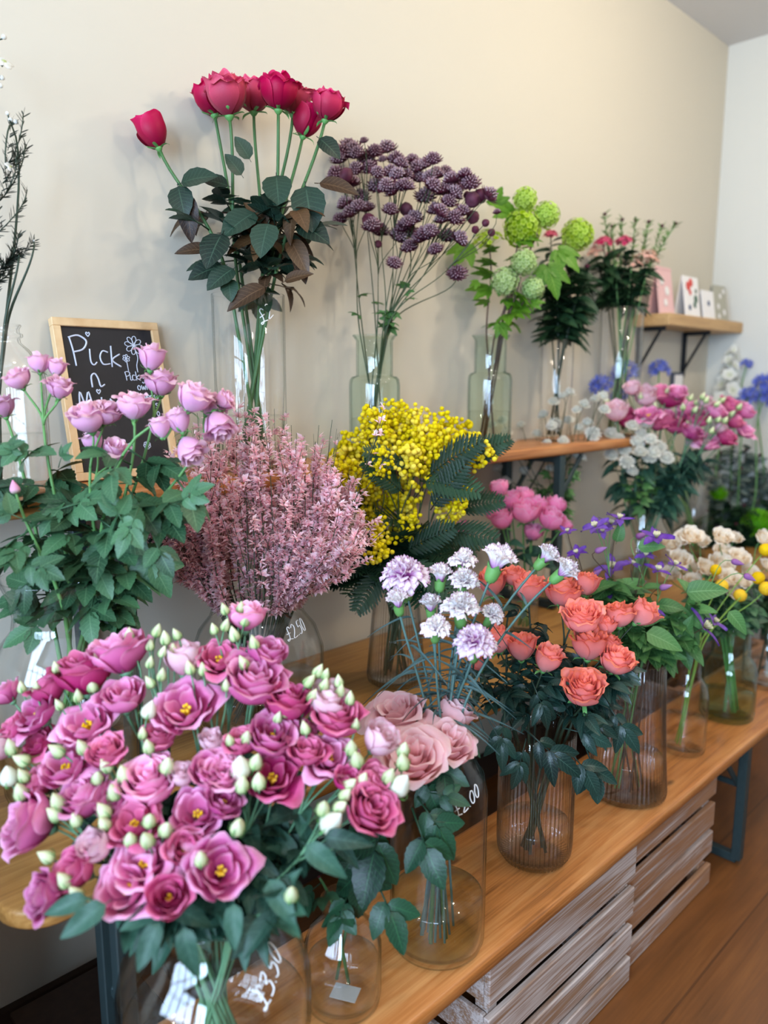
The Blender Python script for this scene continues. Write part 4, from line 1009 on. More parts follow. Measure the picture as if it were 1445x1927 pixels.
# small dark picture frame on the wall below the shelf
p = at_y(1277, 722, -.02); r = tag(empty('picture_frame', (p.x, -.002, p.z)), 'small dark picture frame low on the wall below the shelf', 'frame')
put('frame', MB().box((-.05, -.016, -.05), (.05, 0, .05), b=.002).mesh('frame', M_['dark_frame'], False), r)
put('picture', MB().box((-.038, -.018, -.038), (.038, -.0162, .038)).mesh('picture', M_['paper'], False), r)

# ------------------------------------------------------------------ flowers: one thing per stem
def hc(key):
    if key.startswith(('lis_bud', 'clem_bud', 'rosebud')): return 1.45
    if key.startswith(('snowball', 'green_mum', 'craspedia')): return .95
    if key == 'delphinium': return 2.2
    if key.startswith('agap'): return 0.1
    if key.startswith(('lis_open',)): return .6
    if key.startswith(('astrantia', 'wax')): return .3
    if key == 'mimosa': return .7
    if key.startswith('clematis'): return .1
    return .68
SCALE = {'red_rose': .92, 'red_bud': .92, 'lilac_rose': .86, 'lilac_side': .86, 'coral_rose': .95, 'coral_side': .95, 'ranunculus': .92, 'snowball': 1.12, 'snowball_pale': 1.1, 'carnation': 1.1, 'carnation_open': 1.05, 'astrantia': 1.42, 'lis_open': 1.08, 'lis_cup': 1.12, 'lis_rose': 1.12, 'lis_open_deep': 1.1, 'lis_cup_deep': 1.12, 'lis_rose_deep': 1.12, 'mimosa': 1.3, 'carnation_bud': 1.25, 'clematis': 1.4, 'delphinium': 1.25, 'cream_rose': .95}
def hd(px, py, d, w, key, tilt=0.0, k=0.3, dz=0.0):
    """a flower head seen at (px, py), d metres deep, w pixels wide, tipped tilt degrees clockwise and k towards the viewer"""
    r = w * .5 * (d + dz) / FPX * SCALE.get(key, 1.0); p = at_d(px, py, d + dz); m = min(r, .05) + .014
    if p.y > -m: p = at_y(px, py, -m)
    if p.x > ENDX - m: v = ray(px, py); p = CAM + v * ((ENDX - m) / v.x)
    return (p, look(tilt, k), key, r)
RN = random.Random(5)
def leafput(name, LK, root, pos, d, n, L, rng):
    d = Vector(d)
    if pos.y + d.y * L > -.012 and d.y > 0: d.y *= -.6; d.normalize()
    me = rng.choice(LV[LK]); return put(name, me, root, loc_of(root) @ leafframe(pos, d, n, L))
def spray(name, label, cat, group, V, heads, stem='green', r0=.0028, r1=.0016, leaf=None, nleaf=0, lu=(.1, .85), ls=(.05, .07), seed=0, J=None, split=.5, droop=.2, bias=.5, mid=None, hn='', lname='leaf', xleaf=(), basek=.6, neckk=.45, bend=.35):
    rng = random.Random(seed * 77 + 13); V = VV[V]; ax = V['c']
    bases = []
    for pos, d, key, size in heads: bases.append(Vector(pos) - Vector(d) * (size * hc(key)))
    cen = sum(bases, Vector()) / len(bases)
    dx = Vector((cen.x - ax.x, cen.y - ax.y, 0)); un = dx.normalized() if dx.length > 1e-4 else Vector((1, 0, 0))
    pn = Vector((-un.y, un.x, 0)); rn = V['rn']
    zn = V['neck']
    neck = Vector((ax.x, ax.y, zn)) + un * min(rn * .78, dx.length * neckk) * rng.uniform(.6, 1) + pn * rng.uniform(-.5, .5) * rn
    nv = Vector((neck.x - ax.x, neck.y - ax.y, 0))
    if nv.length > rn * .85: nv *= rn * .85 / nv.length; neck = Vector((ax.x, ax.y, zn)) + nv
    bs = Vector((ax.x, ax.y, ax.z + V['foot'] + .008)) - un * V['rb'] * basek * rng.uniform(.4, 1) + pn * rng.uniform(-.6, .6) * V['rb'] * basek
    root = tag(empty(name, bs), label, cat, group); o = bs; inv = loc_of(root)
    mb = MB(); paths = []
    tn = (neck - bs).normalized()
    if len(heads) == 1 and J is None:
        b, d = bases[0], Vector(heads[0][1]); L = (b - neck).length
        main = bez(neck, neck + tn * L * bend, b - d * L * .3, b, 12); 
    else:
        if J is None: J = lerp(neck, cen, split) + (Vector((0, 0, 1)) * .0)
        L = (J - neck).length; tj = ((cen - J).normalized() + (J - neck).normalized()).normalized()
        main = bez(neck, neck + tn * L * bend, J - tj * L * .3, J, 10)
        for b, (pos, d, key, size) in zip(bases, heads):
            l = (b - J).length; br = bez(J, J + tj * l * .35, b - Vector(d) * l * .3, b, 7); paths.append(br)
            mb.tube([p - o for p in br], [lerp(r1 * 1.1, r1 * .8, i / 7) for i in range(8)], 5)
    full = [bs] + [lerp(bs, neck, q) for q in (.33, .66)] + main
    mb.tube([p - o for p in full], [lerp(r0, r1, i / (len(full) - 1)) for i in range(len(full))], 6)
    put('stem', mb.mesh('stem', S_[stem]), root)
    for b, (pos, d, key, size) in zip(bases, heads):
        var = rng.choice(LIB[key]); M = inv @ frame(b, d, size, rng.uniform(0, 6.28)); first = None
        for nm, me in var:
            if first is None: first = put(nm, me, root, M)
            else: put(nm, me, first)
    if leaf:
        allp = [main] * 3 + (paths if paths else [])
        for i in range(nleaf):
            u = lerp(lu[0], lu[1], (i + rng.random()) / nleaf); P = main; f = u * (len(P) - 1); a = int(f); a = min(a, len(P) - 2); p = lerp(P[a], P[a + 1], f - a); t = (P[a + 1] - P[a]).normalized()
            az = rng.uniform(0, 2 * pi); e = t.orthogonal().normalized(); q = t.cross(e); perp = e * cos(az) + q * sin(az)
            if rng.random() < bias and perp.dot(FW) > 0: perp = perp - FW * 2 * perp.dot(FW)
            d = (perp + t * rng.uniform(-.1, .7) - Vector((0, 0, 1)) * droop * rng.uniform(.2, 1.8)).normalized()
            n = (Vector((0, 0, 1)) * .8 - FW * rng.uniform(-.1, .9) + RT * rng.uniform(-.5, .3))
            leafput(lname, leaf, root, p, d, n, rng.uniform(*ls), rng)
        for (px, py, dd, ang, k, L, LK) in xleaf:
            p = at_d(px, py, dd); d = look(ang, k); leafput(lname, LK or leaf, root, p, d, -FW + UP * .5, L, rng)
    return root
def clusters(heads, cs):
    out = [[] for _ in cs]
    for h in heads:
        out[min(range(len(cs)), key=lambda i: (h[0] - cs[i][0]) ** 2 + (h[1] - cs[i][1]) ** 2)].append(h)
    return out
def vd(key): return dep(VV[key]['c'] + Vector((0, 0, VV[key]['zr'] - VV[key]['c'].z)))
def dy(px, py, Y): return dep(at_y(px, py, Y))
# --- red roses in the tall cylinder
dv = vd('tall') - .03
RR = [
 (292, 262, dy(292, 262, -.06), 60, 'red_bud', -22, .05, 'lone red rose bud leaning far out to the wall, away from the bunch', [(340, 345, -1, 75, .3, .075, None), (335, 350, -1, 165, .3, .07, None), (352, 365, -1, 178, .0, .09, 'bronze')]),
 (428, 192, dv - .05, 82, 'red_rose', -6, .22, 'wide ruffled red rose at the front left of the tall bunch', [(455, 330, 0, -35, .5, .05, None)]),
 (400, 196, dv + .05, 66, 'red_rose', -10, .1, 'red rose half hidden behind the wide ruffled one at the bunch left', []),
 (477, 190, dv + .04, 68, 'red_rose', 0, .1, 'red rose in the back, second from left along the tall bunch', []),
 (524, 184, dv - .05, 72, 'red_rose', 2, .18, 'tallest red rose at the middle front of the bunch', []),
 (553, 196, dv + .02, 64, 'red_rose', 6, .12, 'red rose tucked right behind the tallest one', []),
 (573, 240, dv + .03, 58, 'red_bud', 12, .05, 'lowest red rose, half hidden under the right end of the bunch', []),
 (616, 208, dv - .02, 62, 'red_rose', 14, .1, 'red rose leaning right at the right end of the bunch, over a hanging leaf', [(600, 260, 0, 130, .2, .06, None), (600, 345, 0, 100, .3, .085, 'bronze')])]
LV['bronze'] = [simple(21, W=.5, fold=.25, curve=.3).mesh('bronze_leaf', L_['bronze'])]
LV['redone'] = [simple(v + 30, W=.72, fold=.18, curve=.25, serr=.03, pw=.8).mesh('round_rose_leaf', L_['redrose']) for v in range(3)]
for i, (x, y, d, w, key, tl, k, lab, xl) in enumerate(RR):
    xx = [(a, b, d + (.0 if i else 0), c, e, L, lk or 'redone') for a, b, _, c, e, L, lk in xl]
    if i == 1: xx += [(418, 440, d - .03, 200, .6, .085, 'redone'), (440, 505, d - .04, 230, .5, .07, 'redone'), (420, 500, d, 250, .4, .075, 'redone'), (395, 470, d, 270, .3, .07, 'bronze'), (430, 525, d - .04, 170, .5, .05, 'redone'), (430, 350, d, 285, .4, .055, 'redone')]
    if i == 4: xx += [(520, 330, d, 172, .7, .085, 'redone'), (505, 420, d - .05, 190, .6, .08, 'redone'), (560, 420, d, 120, .4, .08, 'redone'), (545, 450, d, 150, .4, .085, 'bronze'), (480, 400, d, 230, .6, .09, 'redone'), (500, 540, d - .03, 240, .5, .09, 'bronze'), (470, 300, d, 330, .5, .05, 'redone'), (575, 350, d, 170, .4, .1, 'redone'), (560, 470, d, 165, .3, .07, 'bronze'), (535, 530, d - .02, 70, .4, .06, 'bronze')]
    spray('red_rose', lab, 'rose', 'red roses in the tall cylinder', 'tall', [hd(x, y, d, w, key, tl, k)], 'rose', .0040, .0034, 'redrose', 1 if i == 0 else 7, (.04, .42) if i else (.3, .4), (.10, .15), 100 + i, xleaf=xx, droop=.25, neckk=.5, bend=.5)

# --- purple astrantia in the first green bottle vase
dv = vd('gb1') - .03
AH = [(655,275),(685,265),(638,300),(652,325),(632,328),(662,345),(672,290),(690,300),(705,285),(728,280),(710,325),(700,308),(745,300),(755,310),(776,305),(765,330),(728,350),(710,350),(740,360),(800,310),(815,300),(820,330),(838,325),(850,340),(875,330),(885,345),(858,345),(835,360),(800,370),(845,380),(865,395),(890,372),(905,365),(920,368),(935,400),(890,405),(870,400),(915,418),(650,385),(675,390),(640,415),(660,402),(692,392),(765,390),(735,395),(768,420),(715,435),(712,457),(760,425),(790,450),(770,465),(800,440),(840,445),(820,470),(865,450),(742,495),(860,515),(810,435),(695,410),(780,410),(720,300),(670,318),(815,350),(755,350),(828,400),(855,365),(895,430),(925,435),(644,288),(695,315),(735,325),(748,330),(790,335),(808,335),(880,365),(850,360),(820,395),(750,445),(700,425),(680,370),(648,355),(775,440),(855,410),(830,415),(665,282),(785,318),(765,350)]
AC = [(645,310,'top-left head cluster beside the red rose leaves'),(688,275,'topmost heads of the bunch'),(705,330,'heads crowded at upper left centre'),(750,310,'heads at the top just right of the peak'),(800,320,'heads at upper middle'),(832,335,'heads where the bunch slopes to the right'),(878,340,'pair of heads standing up at the far right top'),(912,378,'small dark buds hanging over the snowball leaves'),(930,420,'furthest right buds against the green snowballs'),(650,400,'low heads hanging out at the left side'),(715,450,'low head on its own under the left half'),(765,405,'heads in the very middle of the bunch'),(742,495,'lowest pale head hanging alone in front of the stems'),(800,445,'dark heads low at the centre right'),(855,430,'dark heads low on the right'),(860,515,'heads on a long arched stalk reaching low to the right'),(850,375,'heads packed at right centre')]
rng = random.Random(3)
for i, (cl, c) in enumerate(zip(clusters(AH, AC), AC)):
    hs = []
    for x, y in cl:
        small = x > 885 or rng.random() < .12
        hs.append(hd(x, y, dv + rng.uniform(-.07, .05), 15 if small and rng.random() < .6 else rng.uniform(25, 34), 'astrantia_bud' if small and rng.random() < .5 else 'astrantia', (x - 760) * .16 + rng.uniform(-35, 35), rng.uniform(.2, 1.6)))
    if hs: spray('astrantia', 'purple astrantia, ' + c[2], 'astrantia', 'purple astrantia in the green bottle vase', 'gb1', hs, 'ast', .0022, .0011, 'ast', 1, (.1, .5), (.025, .035), 200 + i, split=.62, neckk=.5, bend=.45)

# --- green snowballs in the second green bottle vase
dv = vd('gb2') - .03
for i, (x, y, w, key, tl, k, lab, nl) in enumerate([
 (988, 376, 46, 'snowball', 8, .1, 'highest green snowball stem in the second green bottle vase', 4), (1028, 405, 50, 'snowball', 25, .0, 'green snowball stem behind the highest one, leaning right', 3),
 (982, 430, 70, 'snowball', 0, .5, 'biggest green snowball stem facing the shop in the bottle vase', 4), (950, 530, 54, 'snowball_pale', -10, .6, 'lowest pale green snowball stem hanging over the bottle rim', 2),
 (986, 494, 50, 'snowball_pale', 10, .4, 'pale green snowball stem between the biggest and lowest balls', 2), (1003, 543, 46, 'snowball_pale', 35, .2, 'pale snowball stem low at the right of the bottle vase', 3),
 (912, 436, 62, 'snowball_loose', -18, .3, 'loose open green viburnum stem beside the purple astrantia', 6)]):
    xl = []
    if i == 0: xl = [(965, 400, dv, 300, .3, .075, 'vib'), (930, 385, dv, 20, .2, .06, 'vib')]
    if i == 6: xl = [(880, 460, dv, 215, .3, .08, 'vib'), (950, 520, dv, 200, .3, .06, 'vib'), (900, 530, dv, 250, .2, .03, 'vib')]
    if i == 5: xl = [(1030, 500, dv, 160, .3, .10, 'vib'), (1050, 470, dv + .05, 130, .3, .09, 'vib'), (1000, 570, dv, 80, .3, .04, 'vib'), (940, 610, dv - .02, 150, .3, .05, 'vib')]
    spray('viburnum', lab, 'viburnum', 'green snowballs in the bottle vase', 'gb2', [hd(x, y, dv + rng.uniform(-.05, .04), w, key, tl, k)], 'wood', .0030, .0022, 'vib', nl, (.35, .95), (.045, .08), 300 + i, xleaf=xl, neckk=.4)

# --- leafy stems in the two clear cylinders
dv = vd('cyl1') - .02
for i, (x, y, tl) in enumerate([(1040, 480, -8), (1062, 470, 0), (1085, 475, 5), (1105, 500, 12), (1050, 520, -14), (1095, 530, 16), (1070, 500, 2)]):
    hs = [hd(1087, 442, dv - .03, 60, 'snowball', 5, .4)] if i == 2 else [hd(1036, 438, dv, 26, 'pink_cluster', -5, .2)] if i == 1 else [hd(x, y, dv + rng.uniform(-.05, .05), 10, 'astrantia_bud', tl, .1)]
    lab = ['dark leafy branch leaning left over the snowballs', 'dark leafy branch tipped with one small pink flower', 'dark leafy branch topped by a single round green snowball', 'dark leafy branch leaning right to the pink clusters', 'dark leafy branch low at the left, over the clear cylinder', 'dark leafy branch low at the right, over the clear cylinder', 'dark leafy branch in the middle of the first clear cylinder'][i]
    spray('foliage_branch', lab, 'branch', 'dark leafy branches in the clear cylinder', 'cyl1', hs, 'dark', .003, .0018, 'dark', 40, (.0, .95), (.055, .095), 330 + i, neckk=.5, bias=.4)
dv = vd('cyl2') - .02
for i, (x, y, w, key, tl, lab) in enumerate([(1135, 452, 34, 'pink_cluster', -10, 'rose pink clustered flower stem, first from the snowball side'), (1176, 450, 34, 'pink_cluster', 0, 'rose pink clustered flower stem standing tallest of the pink ones'), (1153, 476, 30, 'pink_cluster', -5, 'rose pink clustered flower stem, lowest between the two others'),
  (1190, 490, 44, 'peach_cluster', 8, 'peach clustered flower stem under the tallest pink one'), (1222, 480, 46, 'peach_cluster', 18, 'peach clustered flower stem leaning right by the wall shelf'), (1120, 470, 36, 'peach_cluster', -14, 'peach clustered flower stem beside the round green snowball')]):
    spray('clustered_flower', lab, 'flower', 'pink clusters in the end cylinder', 'cyl2', [hd(x, y, dv + rng.uniform(-.05, .05), w, key, tl, .3)], 'dark', .003, .002, 'dark', 34, (.0, .85), (.055, .09), 340 + i, neckk=.5)
for i, (x, y, tl) in enumerate([(1138, 402, -6), (1152, 425, -2), (1171, 412, 2), (1196, 414, 6), (1221, 416, 10), (1246, 424, 18), (1272, 420, 30)]):
    root = spray('green_spike', ['leafy green spike stem, first of seven from the snowball', 'leafy green spike stem, second and shortest of seven', 'leafy green spike stem, third of seven', 'leafy green spike stem, middle one of seven', 'leafy green spike stem, fifth of seven from the snowball', 'leafy green spike stem, sixth of seven, leaning to the shelf', 'leafy green spike stem leaning furthest right over the wall shelf'][i], 'flower', 'green spikes in the end cylinder', 'cyl2', [hd(x, y, dv + rng.uniform(-.04, .04), 7, 'astrantia_bud', tl, .1)], 'green', .0025, .0015, 'snap', 46, (.45, 1.0), (.018, .032), 350 + i, neckk=.5, droop=-.5)

# --- waxflower twigs in the screw-top jar
dv = vd('mason') - .02
WT = [(22, 222, 'long dark needle-leaved twig rising highest from the screw-top jar', 0), (64, 452, 'short needle-leaved twig leaning right over the chalkboard', 1), (-30, 60, 'tall needle-leaved twig with white blossom, cut by the picture edge', 2), (36, 470, 'short upright needle-leaved twig between the long one and the leaning one', 3)]
for i, (x, y, lab, q) in enumerate(WT):
    hs = []
    if q == 0: hs = [hd(20, 224, dv, 9, 'waxbud', 0), hd(30, 228, dv, 9, 'waxbud', 10), hd(14, 212, dv, 8, 'waxbud', -5), hd(20, 314, dv - .01, 22, 'waxflower', 60, .4)]
    elif q == 2: hs = [hd(8, 116, dv - .02, 36, 'waxflower', 40, .7), hd(8, 68, dv, 10, 'waxbud', 30), hd(5, 145, dv, 9, 'waxbud', 30), hd(2, 160, dv, 9, 'waxbud', 30), hd(-30, 60, dv, 9, 'waxbud', -10)]
    else: hs = [hd(x, y, dv, 4, 'waxbud', 12)]
    root = spray('waxflower_twig', lab, 'twig', 'waxflower twigs in the screw-top jar', 'mason', hs, 'dark', .003, .0014, None, 0, seed=400 + i, neckk=.5, J=at_d(x, y + 14, dv))
    ax = VV['mason']; o = root.location; nk = Vector((ax['c'].x, ax['c'].y, ax['zr'])); tip = at_d(x, y, dv); r2 = random.Random(40 + i)
    nd = MB(); tw = MB()
    def needles(P, n):
        for k in range(n):
            f = (k + r2.random()) / n * (len(P) - 1); a = min(int(f), len(P) - 2); p = lerp(P[a], P[a + 1], f - a); t = (P[a + 1] - P[a]).normalized()
            e = t.orthogonal().normalized(); az = r2.uniform(0, 6.3); d = ((e * cos(az) + t.cross(e) * sin(az)) * .75 + t * .75).normalized(); L = r2.uniform(.012, .02)
            s = d.orthogonal().normalized() * .0012
            nd.add([p - s - o, p + s - o, p + d * L * .7 + s - o, p + d * L - o, p + d * L * .7 - s - o], [(0, 1, 2, 3, 4)])
    mid = bez(nk, nk + Vector((0, 0, .12)), tip - (tip - nk) * .3, tip, 12); needles(mid, 110 if q != 2 else 40)
    for k in range({0: 9, 1: 4, 2: 0, 3: 3}[q]):
        u = r2.uniform(.12, .9); a = int(u * 11); p = mid[a]; sd = 1 if r2.random() < .72 else -1; L = r2.uniform(.05, .10) * (1 if q == 0 else .8)
        e = p + (RT * sd * r2.uniform(.3, .8) + UP * .9 - FW * r2.uniform(-.4, .4)).normalized() * L; br = bez(p, p + UP * L * .2 + RT * sd * L * .2, e - UP * L * .3, e, 6)
        tw.tube([v - o for v in br], .0011, 4); needles(br, 34)
    if tw.v: put('side_twig', tw.mesh('side_twig', S_['dark']), root)
    nl = put('needles', nd.mesh('needles', L_['needle']), root); nl['kind'] = 'stuff'

# --- lilac spray roses
dv = vd('spray') - .03
LR = [
 ([(36, 717, 54, 'lilac_rose', -18, .55), (74, 690, 44, 'lilac_side', -4, .1), (106, 697, 40, 'lilac_side', 10, .1), (112, 735, 54, 'lilac_rose', 16, .35)], 'lilac spray rose with four blooms in front of the screw-top jar', (82, 800), -.04),
 ([(6, 770, 56, 'lilac_rose', -14, .25)], 'lilac spray rose cut by the picture edge', None, -.02),
 ([(168, 792, 80, 'lilac_rose', -4, .6), (200, 782, 62, 'lilac_rose', 24, .45)], 'lilac spray rose with twin open blooms below the chalkboard writing', (170, 880), -.05),
 ([(252, 770, 68, 'lilac_rose', 2, .3)], 'lilac spray rose with one open bloom before the chalkboard', None, -.03),
 ([(284, 681, 58, 'lilac_side', 8, .15), (303, 726, 66, 'lilac_rose', 6, .3)], 'highest lilac spray rose, covering the chalkboard corner', (288, 790), .02),
 ([(362, 755, 72, 'lilac_rose', 28, .2), (338, 800, 52, 'lilac_side', -20, .2), (352, 838, 60, 'lilac_side', 150, .3), (303, 812, 44, 'lilac_side', -10, .1)], 'lilac spray rose with thick stem arching right over the broom', (322, 790), -.06),
 ([(408, 792, 66, 'lilac_side', 160, .3), (420, 755, 44, 'lilac_rose', 60, .1), (396, 768, 56, 'lilac_rose', 40, .3)], 'lilac spray rose drooping furthest right onto the pink broom', (380, 830), -.03),
 ([(212, 858, 52, 'lilac_side', 25, .5), (178, 838, 44, 'lilac_side', -15, .1)], 'low lilac spray rose with closed blooms below the chalkboard', (180, 900), -.02),
 ([(27, 916, 20, 'rosebud', -12, .1)], 'lilac spray rose stem with one closed bud low at the left', None, -.08)]
for i, (hs, lab, J, off) in enumerate(LR):
    H = [hd(x, y, dv + off + .012 * (j % 3), w, k, t, kk) for j, (x, y, w, k, t, kk) in enumerate(hs)]
    xl = []
    if i == 5: xl = [(285, 1000, dv - .09, 150, .5, .085, None), (262, 955, dv - .1, 195, .5, .085, None), (240, 1000, dv - .1, -20, .4, .08, None), (330, 950, dv - .08, 60, .5, .08, None)]
    if i == 0: xl = [(75, 850, dv - .06, 270, .4, .075, None), (110, 880, dv - .06, 30, .5, .05, None)]
    if i == 1: xl = [(0, 860, dv - .06, 60, .5, .06, None), (5, 880, dv - .05, 180, .5, .08, None)]
    if i == 8: xl = [(60, 985, dv - .1, 300, .5, .08, None), (40, 1060, dv - .1, 100, .5, .09, None)]
    spray('spray_rose', lab, 'rose', 'lilac spray roses in the large jar', 'spray', H, 'green', .0042, .0021, 'spray', 9 if i < 8 else 7, (.0, .78), (.085, .13), 500 + i, J=at_d(J[0], J[1], dv + off) if J else None, xleaf=xl, droop=.35, bias=.65, neckk=.5)

# --- pink broom
dv = vd('broom') - .04; ax = VV['broom']; rng = random.Random(11)
def broom(i, tip, lab, nb, seed, dens=1.0, grp='pink broom sprays in the large jar'):
    r = random.Random(seed); c = ax['c']; dx = Vector((tip.x - c.x, tip.y - c.y, 0)); nv = dx * .8
    if nv.length > ax['rn'] * .9: nv *= ax['rn'] * .9 / nv.length
    nk = Vector((c.x, c.y, ax['neck'])) + nv; bs = Vector((c.x, c.y, c.z + ax['foot'] + .008)) - nv.normalized() * ax['rb'] * r.uniform(.1, .8)
    root = tag(empty('broom_spray', bs), lab, 'broom', grp); o = bs; L = (tip - nk).length; tn = (nk - bs).normalized()
    main = bez(nk, nk + (tn + dx * .8).normalized() * L * .35, tip - (tip - nk).normalized() * L * .3 - Vector((0, 0, 1)) * L * .06, tip, 10)
    st = MB(); full = [bs, lerp(bs, nk, .5)] + main; st.tube([p - o for p in full], [lerp(.0016, .0005, k / (len(full) - 1)) for k in range(len(full))], 4)
    bl = MB(); twigs = [main]
    for k in range(5):
        a = r.randrange(2, 9); p = main[a]; t = (main[a + 1] - main[a]).normalized(); e = t.orthogonal().normalized(); az = r.uniform(0, 6.3); d = (t * 1.0 + (e * cos(az) + t.cross(e) * sin(az)) * .33).normalized(); l = r.uniform(.35, .7) * (1 - a / 12) * L
        tw = [p + d * l * q / 4 + Vector((0, 0, 1)) * .02 * (q / 4) ** 2 for q in range(5)]; twigs.append(tw); st.tube([v - o for v in tw], [.0008, .0007, .0006, .0005, .0003], 4)
    for k in range(nb):
        P = r.choice(twigs + [main]); f = r.uniform(.0, .95) * (len(P) - 1); a = min(int(f), len(P) - 2); p = lerp(P[a], P[a + 1], f - a); t = (P[a + 1] - P[a]).normalized(); e = t.orthogonal().normalized(); az = r.uniform(0, 6.3); s = (e * cos(az) + t.cross(e) * sin(az)); d = (s * .9 + t * .5 - Vector((0, 0, .25))).normalized()
        sz = r.uniform(.010, .016); rn = r.random(); M = leafframe(p + s * .0015 - o, d, Vector((0, 0, 1)) + RT * r.uniform(-1, 1), sz)
        for ang, up in ((0, .55), (.75, -.15), (-.75, -.15)) if r.random() < .72 else ((0, .1),):
            ca, sa = sin(ang), cos(ang); w = .33 if up > .3 else .24
            bl.add([(0, 0, 0), (ca * .5 - sa * w, sa * .5 + ca * w, up * .4 + .12), (ca * 1.05, sa * 1.05, up), (ca * .5 + sa * w, sa * .5 - ca * w, up * .4 + .12), (ca * .5, sa * .5, up * .4 - .05)], [(0, 4, 1), (1, 4, 2), (2, 4, 3), (3, 4, 0)], [(0, 0, rn), (.7, 0, rn), (1, 0, rn), (.7, 0, rn), (.4, 0, rn)], 0, M)
    put('stem', st.mesh('broom_stem', S_['broom']), root)
    b = put('blossom', bl.mesh('broom_blossom', P_['broom']), root); b['kind'] = 'stuff'
top = [(-64, 300), (-50, 330), (-38, 325), (-28, 345), (-18, 385), (-8, 395), (0, 385), (8, 345), (18, 320), (28, 300), (38, 300), (48, 290), (58, 265), (70, 215)]
def reach(a):
    for (a0, r0), (a1, r1) in zip(top, top[1:]):
        if a0 <= a <= a1: return lerp(r0, r1, (a - a0) / (a1 - a0))
    return 200
SP = [(735, 985, 'pink broom spray reaching furthest right across the mimosa'), (728, 775, 'nearly bare broom twig crossing the yellow mimosa'), (625, 790, 'bare thin broom twig standing up left of the mimosa'), (412, 740, 'highest pink broom spray in front of the tall cylinder'), (548, 800, 'pink broom spray rising before the right side of the tall cylinder'), (600, 800, 'bare upright broom twig between the tall cylinder and the mimosa'), (350, 1010, 'pink broom spray lowest at the left of its jar'), (352, 905, 'pink broom spray poking out behind the lilac rose leaves'), (662, 1075, 'pink broom spray hanging low on the mimosa side')]
for i, (x, y, lab) in enumerate(SP): broom(i, at_d(x, y, dv - .03), lab, 16 if 'bare' in lab else 75, 900 + i)
for i in range(100):
    a = -64 + 128 * ((i * .618034) % 1); R = reach(a) * rng.choice([1.0, .95, .86, .75, .6, .45]) * rng.uniform(.93, 1.0); dd = rng.uniform(-.13, .10)
    tip = at_d(490 + R * sin(radians(a)), 1125 - R * cos(radians(a)), dv + dd)
    broom(i, tip, 'pink broom spray in the thick of the bunch above the £2.50 jar', 140, 1000 + i, 1.0, 'dense pink broom sprays above the £2.50 jar')

# --- mimosa
dv = vd('mimosa') - .02; rng = random.Random(21)
MC = [([(700, 795), (665, 835), (650, 858), (690, 835)], 'mimosa branch of yellow balls at the left, behind the broom'), ([(738, 778), (722, 800), (745, 825), (765, 790)], 'mimosa branch topping the bunch with small yellow balls'), ([(785, 790), (770, 830), (800, 825)], 'mimosa branch with broad yellow plumes at upper middle'), ([(830, 800), (812, 845), (838, 832)], 'mimosa branch of yellow plumes at upper right'),
 ([(862, 818), (885, 845), (900, 858)], 'mimosa branch reaching furthest right with small plumes'), ([(760, 870), (785, 872), (735, 850), (720, 870)], 'mimosa branch filling the middle of the yellow bunch'), ([(690, 880), (675, 905), (700, 915), (710, 890)], 'mimosa branch low at the left behind the broom tips'), ([(838, 930), (862, 938), (825, 905), (845, 965)], 'mimosa branch with the bright plume low at the right'),
 ([(740, 950), (760, 975), (775, 992), (735, 915), (770, 935)], 'mimosa branch with plumes hanging at lower middle'), ([(695, 975), (715, 1005), (712, 1035), (700, 945)], 'mimosa branch hanging lowest at the left over dark fronds'), ([(790, 850), (820, 860), (760, 840), (735, 835), (800, 880)], 'mimosa branch in front with dense balls at upper centre'), ([(640, 890), (660, 870), (612, 905), (668, 890)], 'mimosa branch half hidden in the pink broom')]
for i, (hs, lab) in enumerate(MC):
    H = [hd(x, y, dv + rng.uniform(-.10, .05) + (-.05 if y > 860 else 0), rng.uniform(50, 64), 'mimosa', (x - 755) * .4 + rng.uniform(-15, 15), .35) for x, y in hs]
    xl = [[(800, 900, dv - .08, 55, .4, .16, None)], [(790, 905, dv - .1, 100, .5, .15, None)], [(850, 880, dv - .04, 62, .3, .14, None)], [(810, 960, dv - .1, 35, .5, .14, None)], [(850, 960, dv, 78, .3, .13, None), (880, 870, dv, 60, .2, .12, None)], [(760, 930, dv - .1, 310, .5, .13, None)], [(720, 1020, dv - .05, 235, .4, .14, None)], [(820, 1000, dv - .08, 95, .5, .15, None)], [(770, 1050, dv - .1, 130, .5, .15, None), (760, 1040, dv - .1, 60, .5, .14, None)], [(730, 1060, dv - .08, 215, .4, .14, None), (740, 1050, dv - .1, 175, .5, .12, None)], [(770, 880, dv - .11, 290, .5, .12, None)], [(690, 940, dv, 250, .3, .12, None)]][i]
    spray('mimosa_branch', lab, 'mimosa', 'yellow mimosa in the ribbed vase', 'mimosa', H, 'ast', .0032, .0016, 'fern', 5, (.02, .7), (.12, .17), 600 + i, xleaf=xl, lname='frond', droop=.2, bias=.6, neckk=.5)

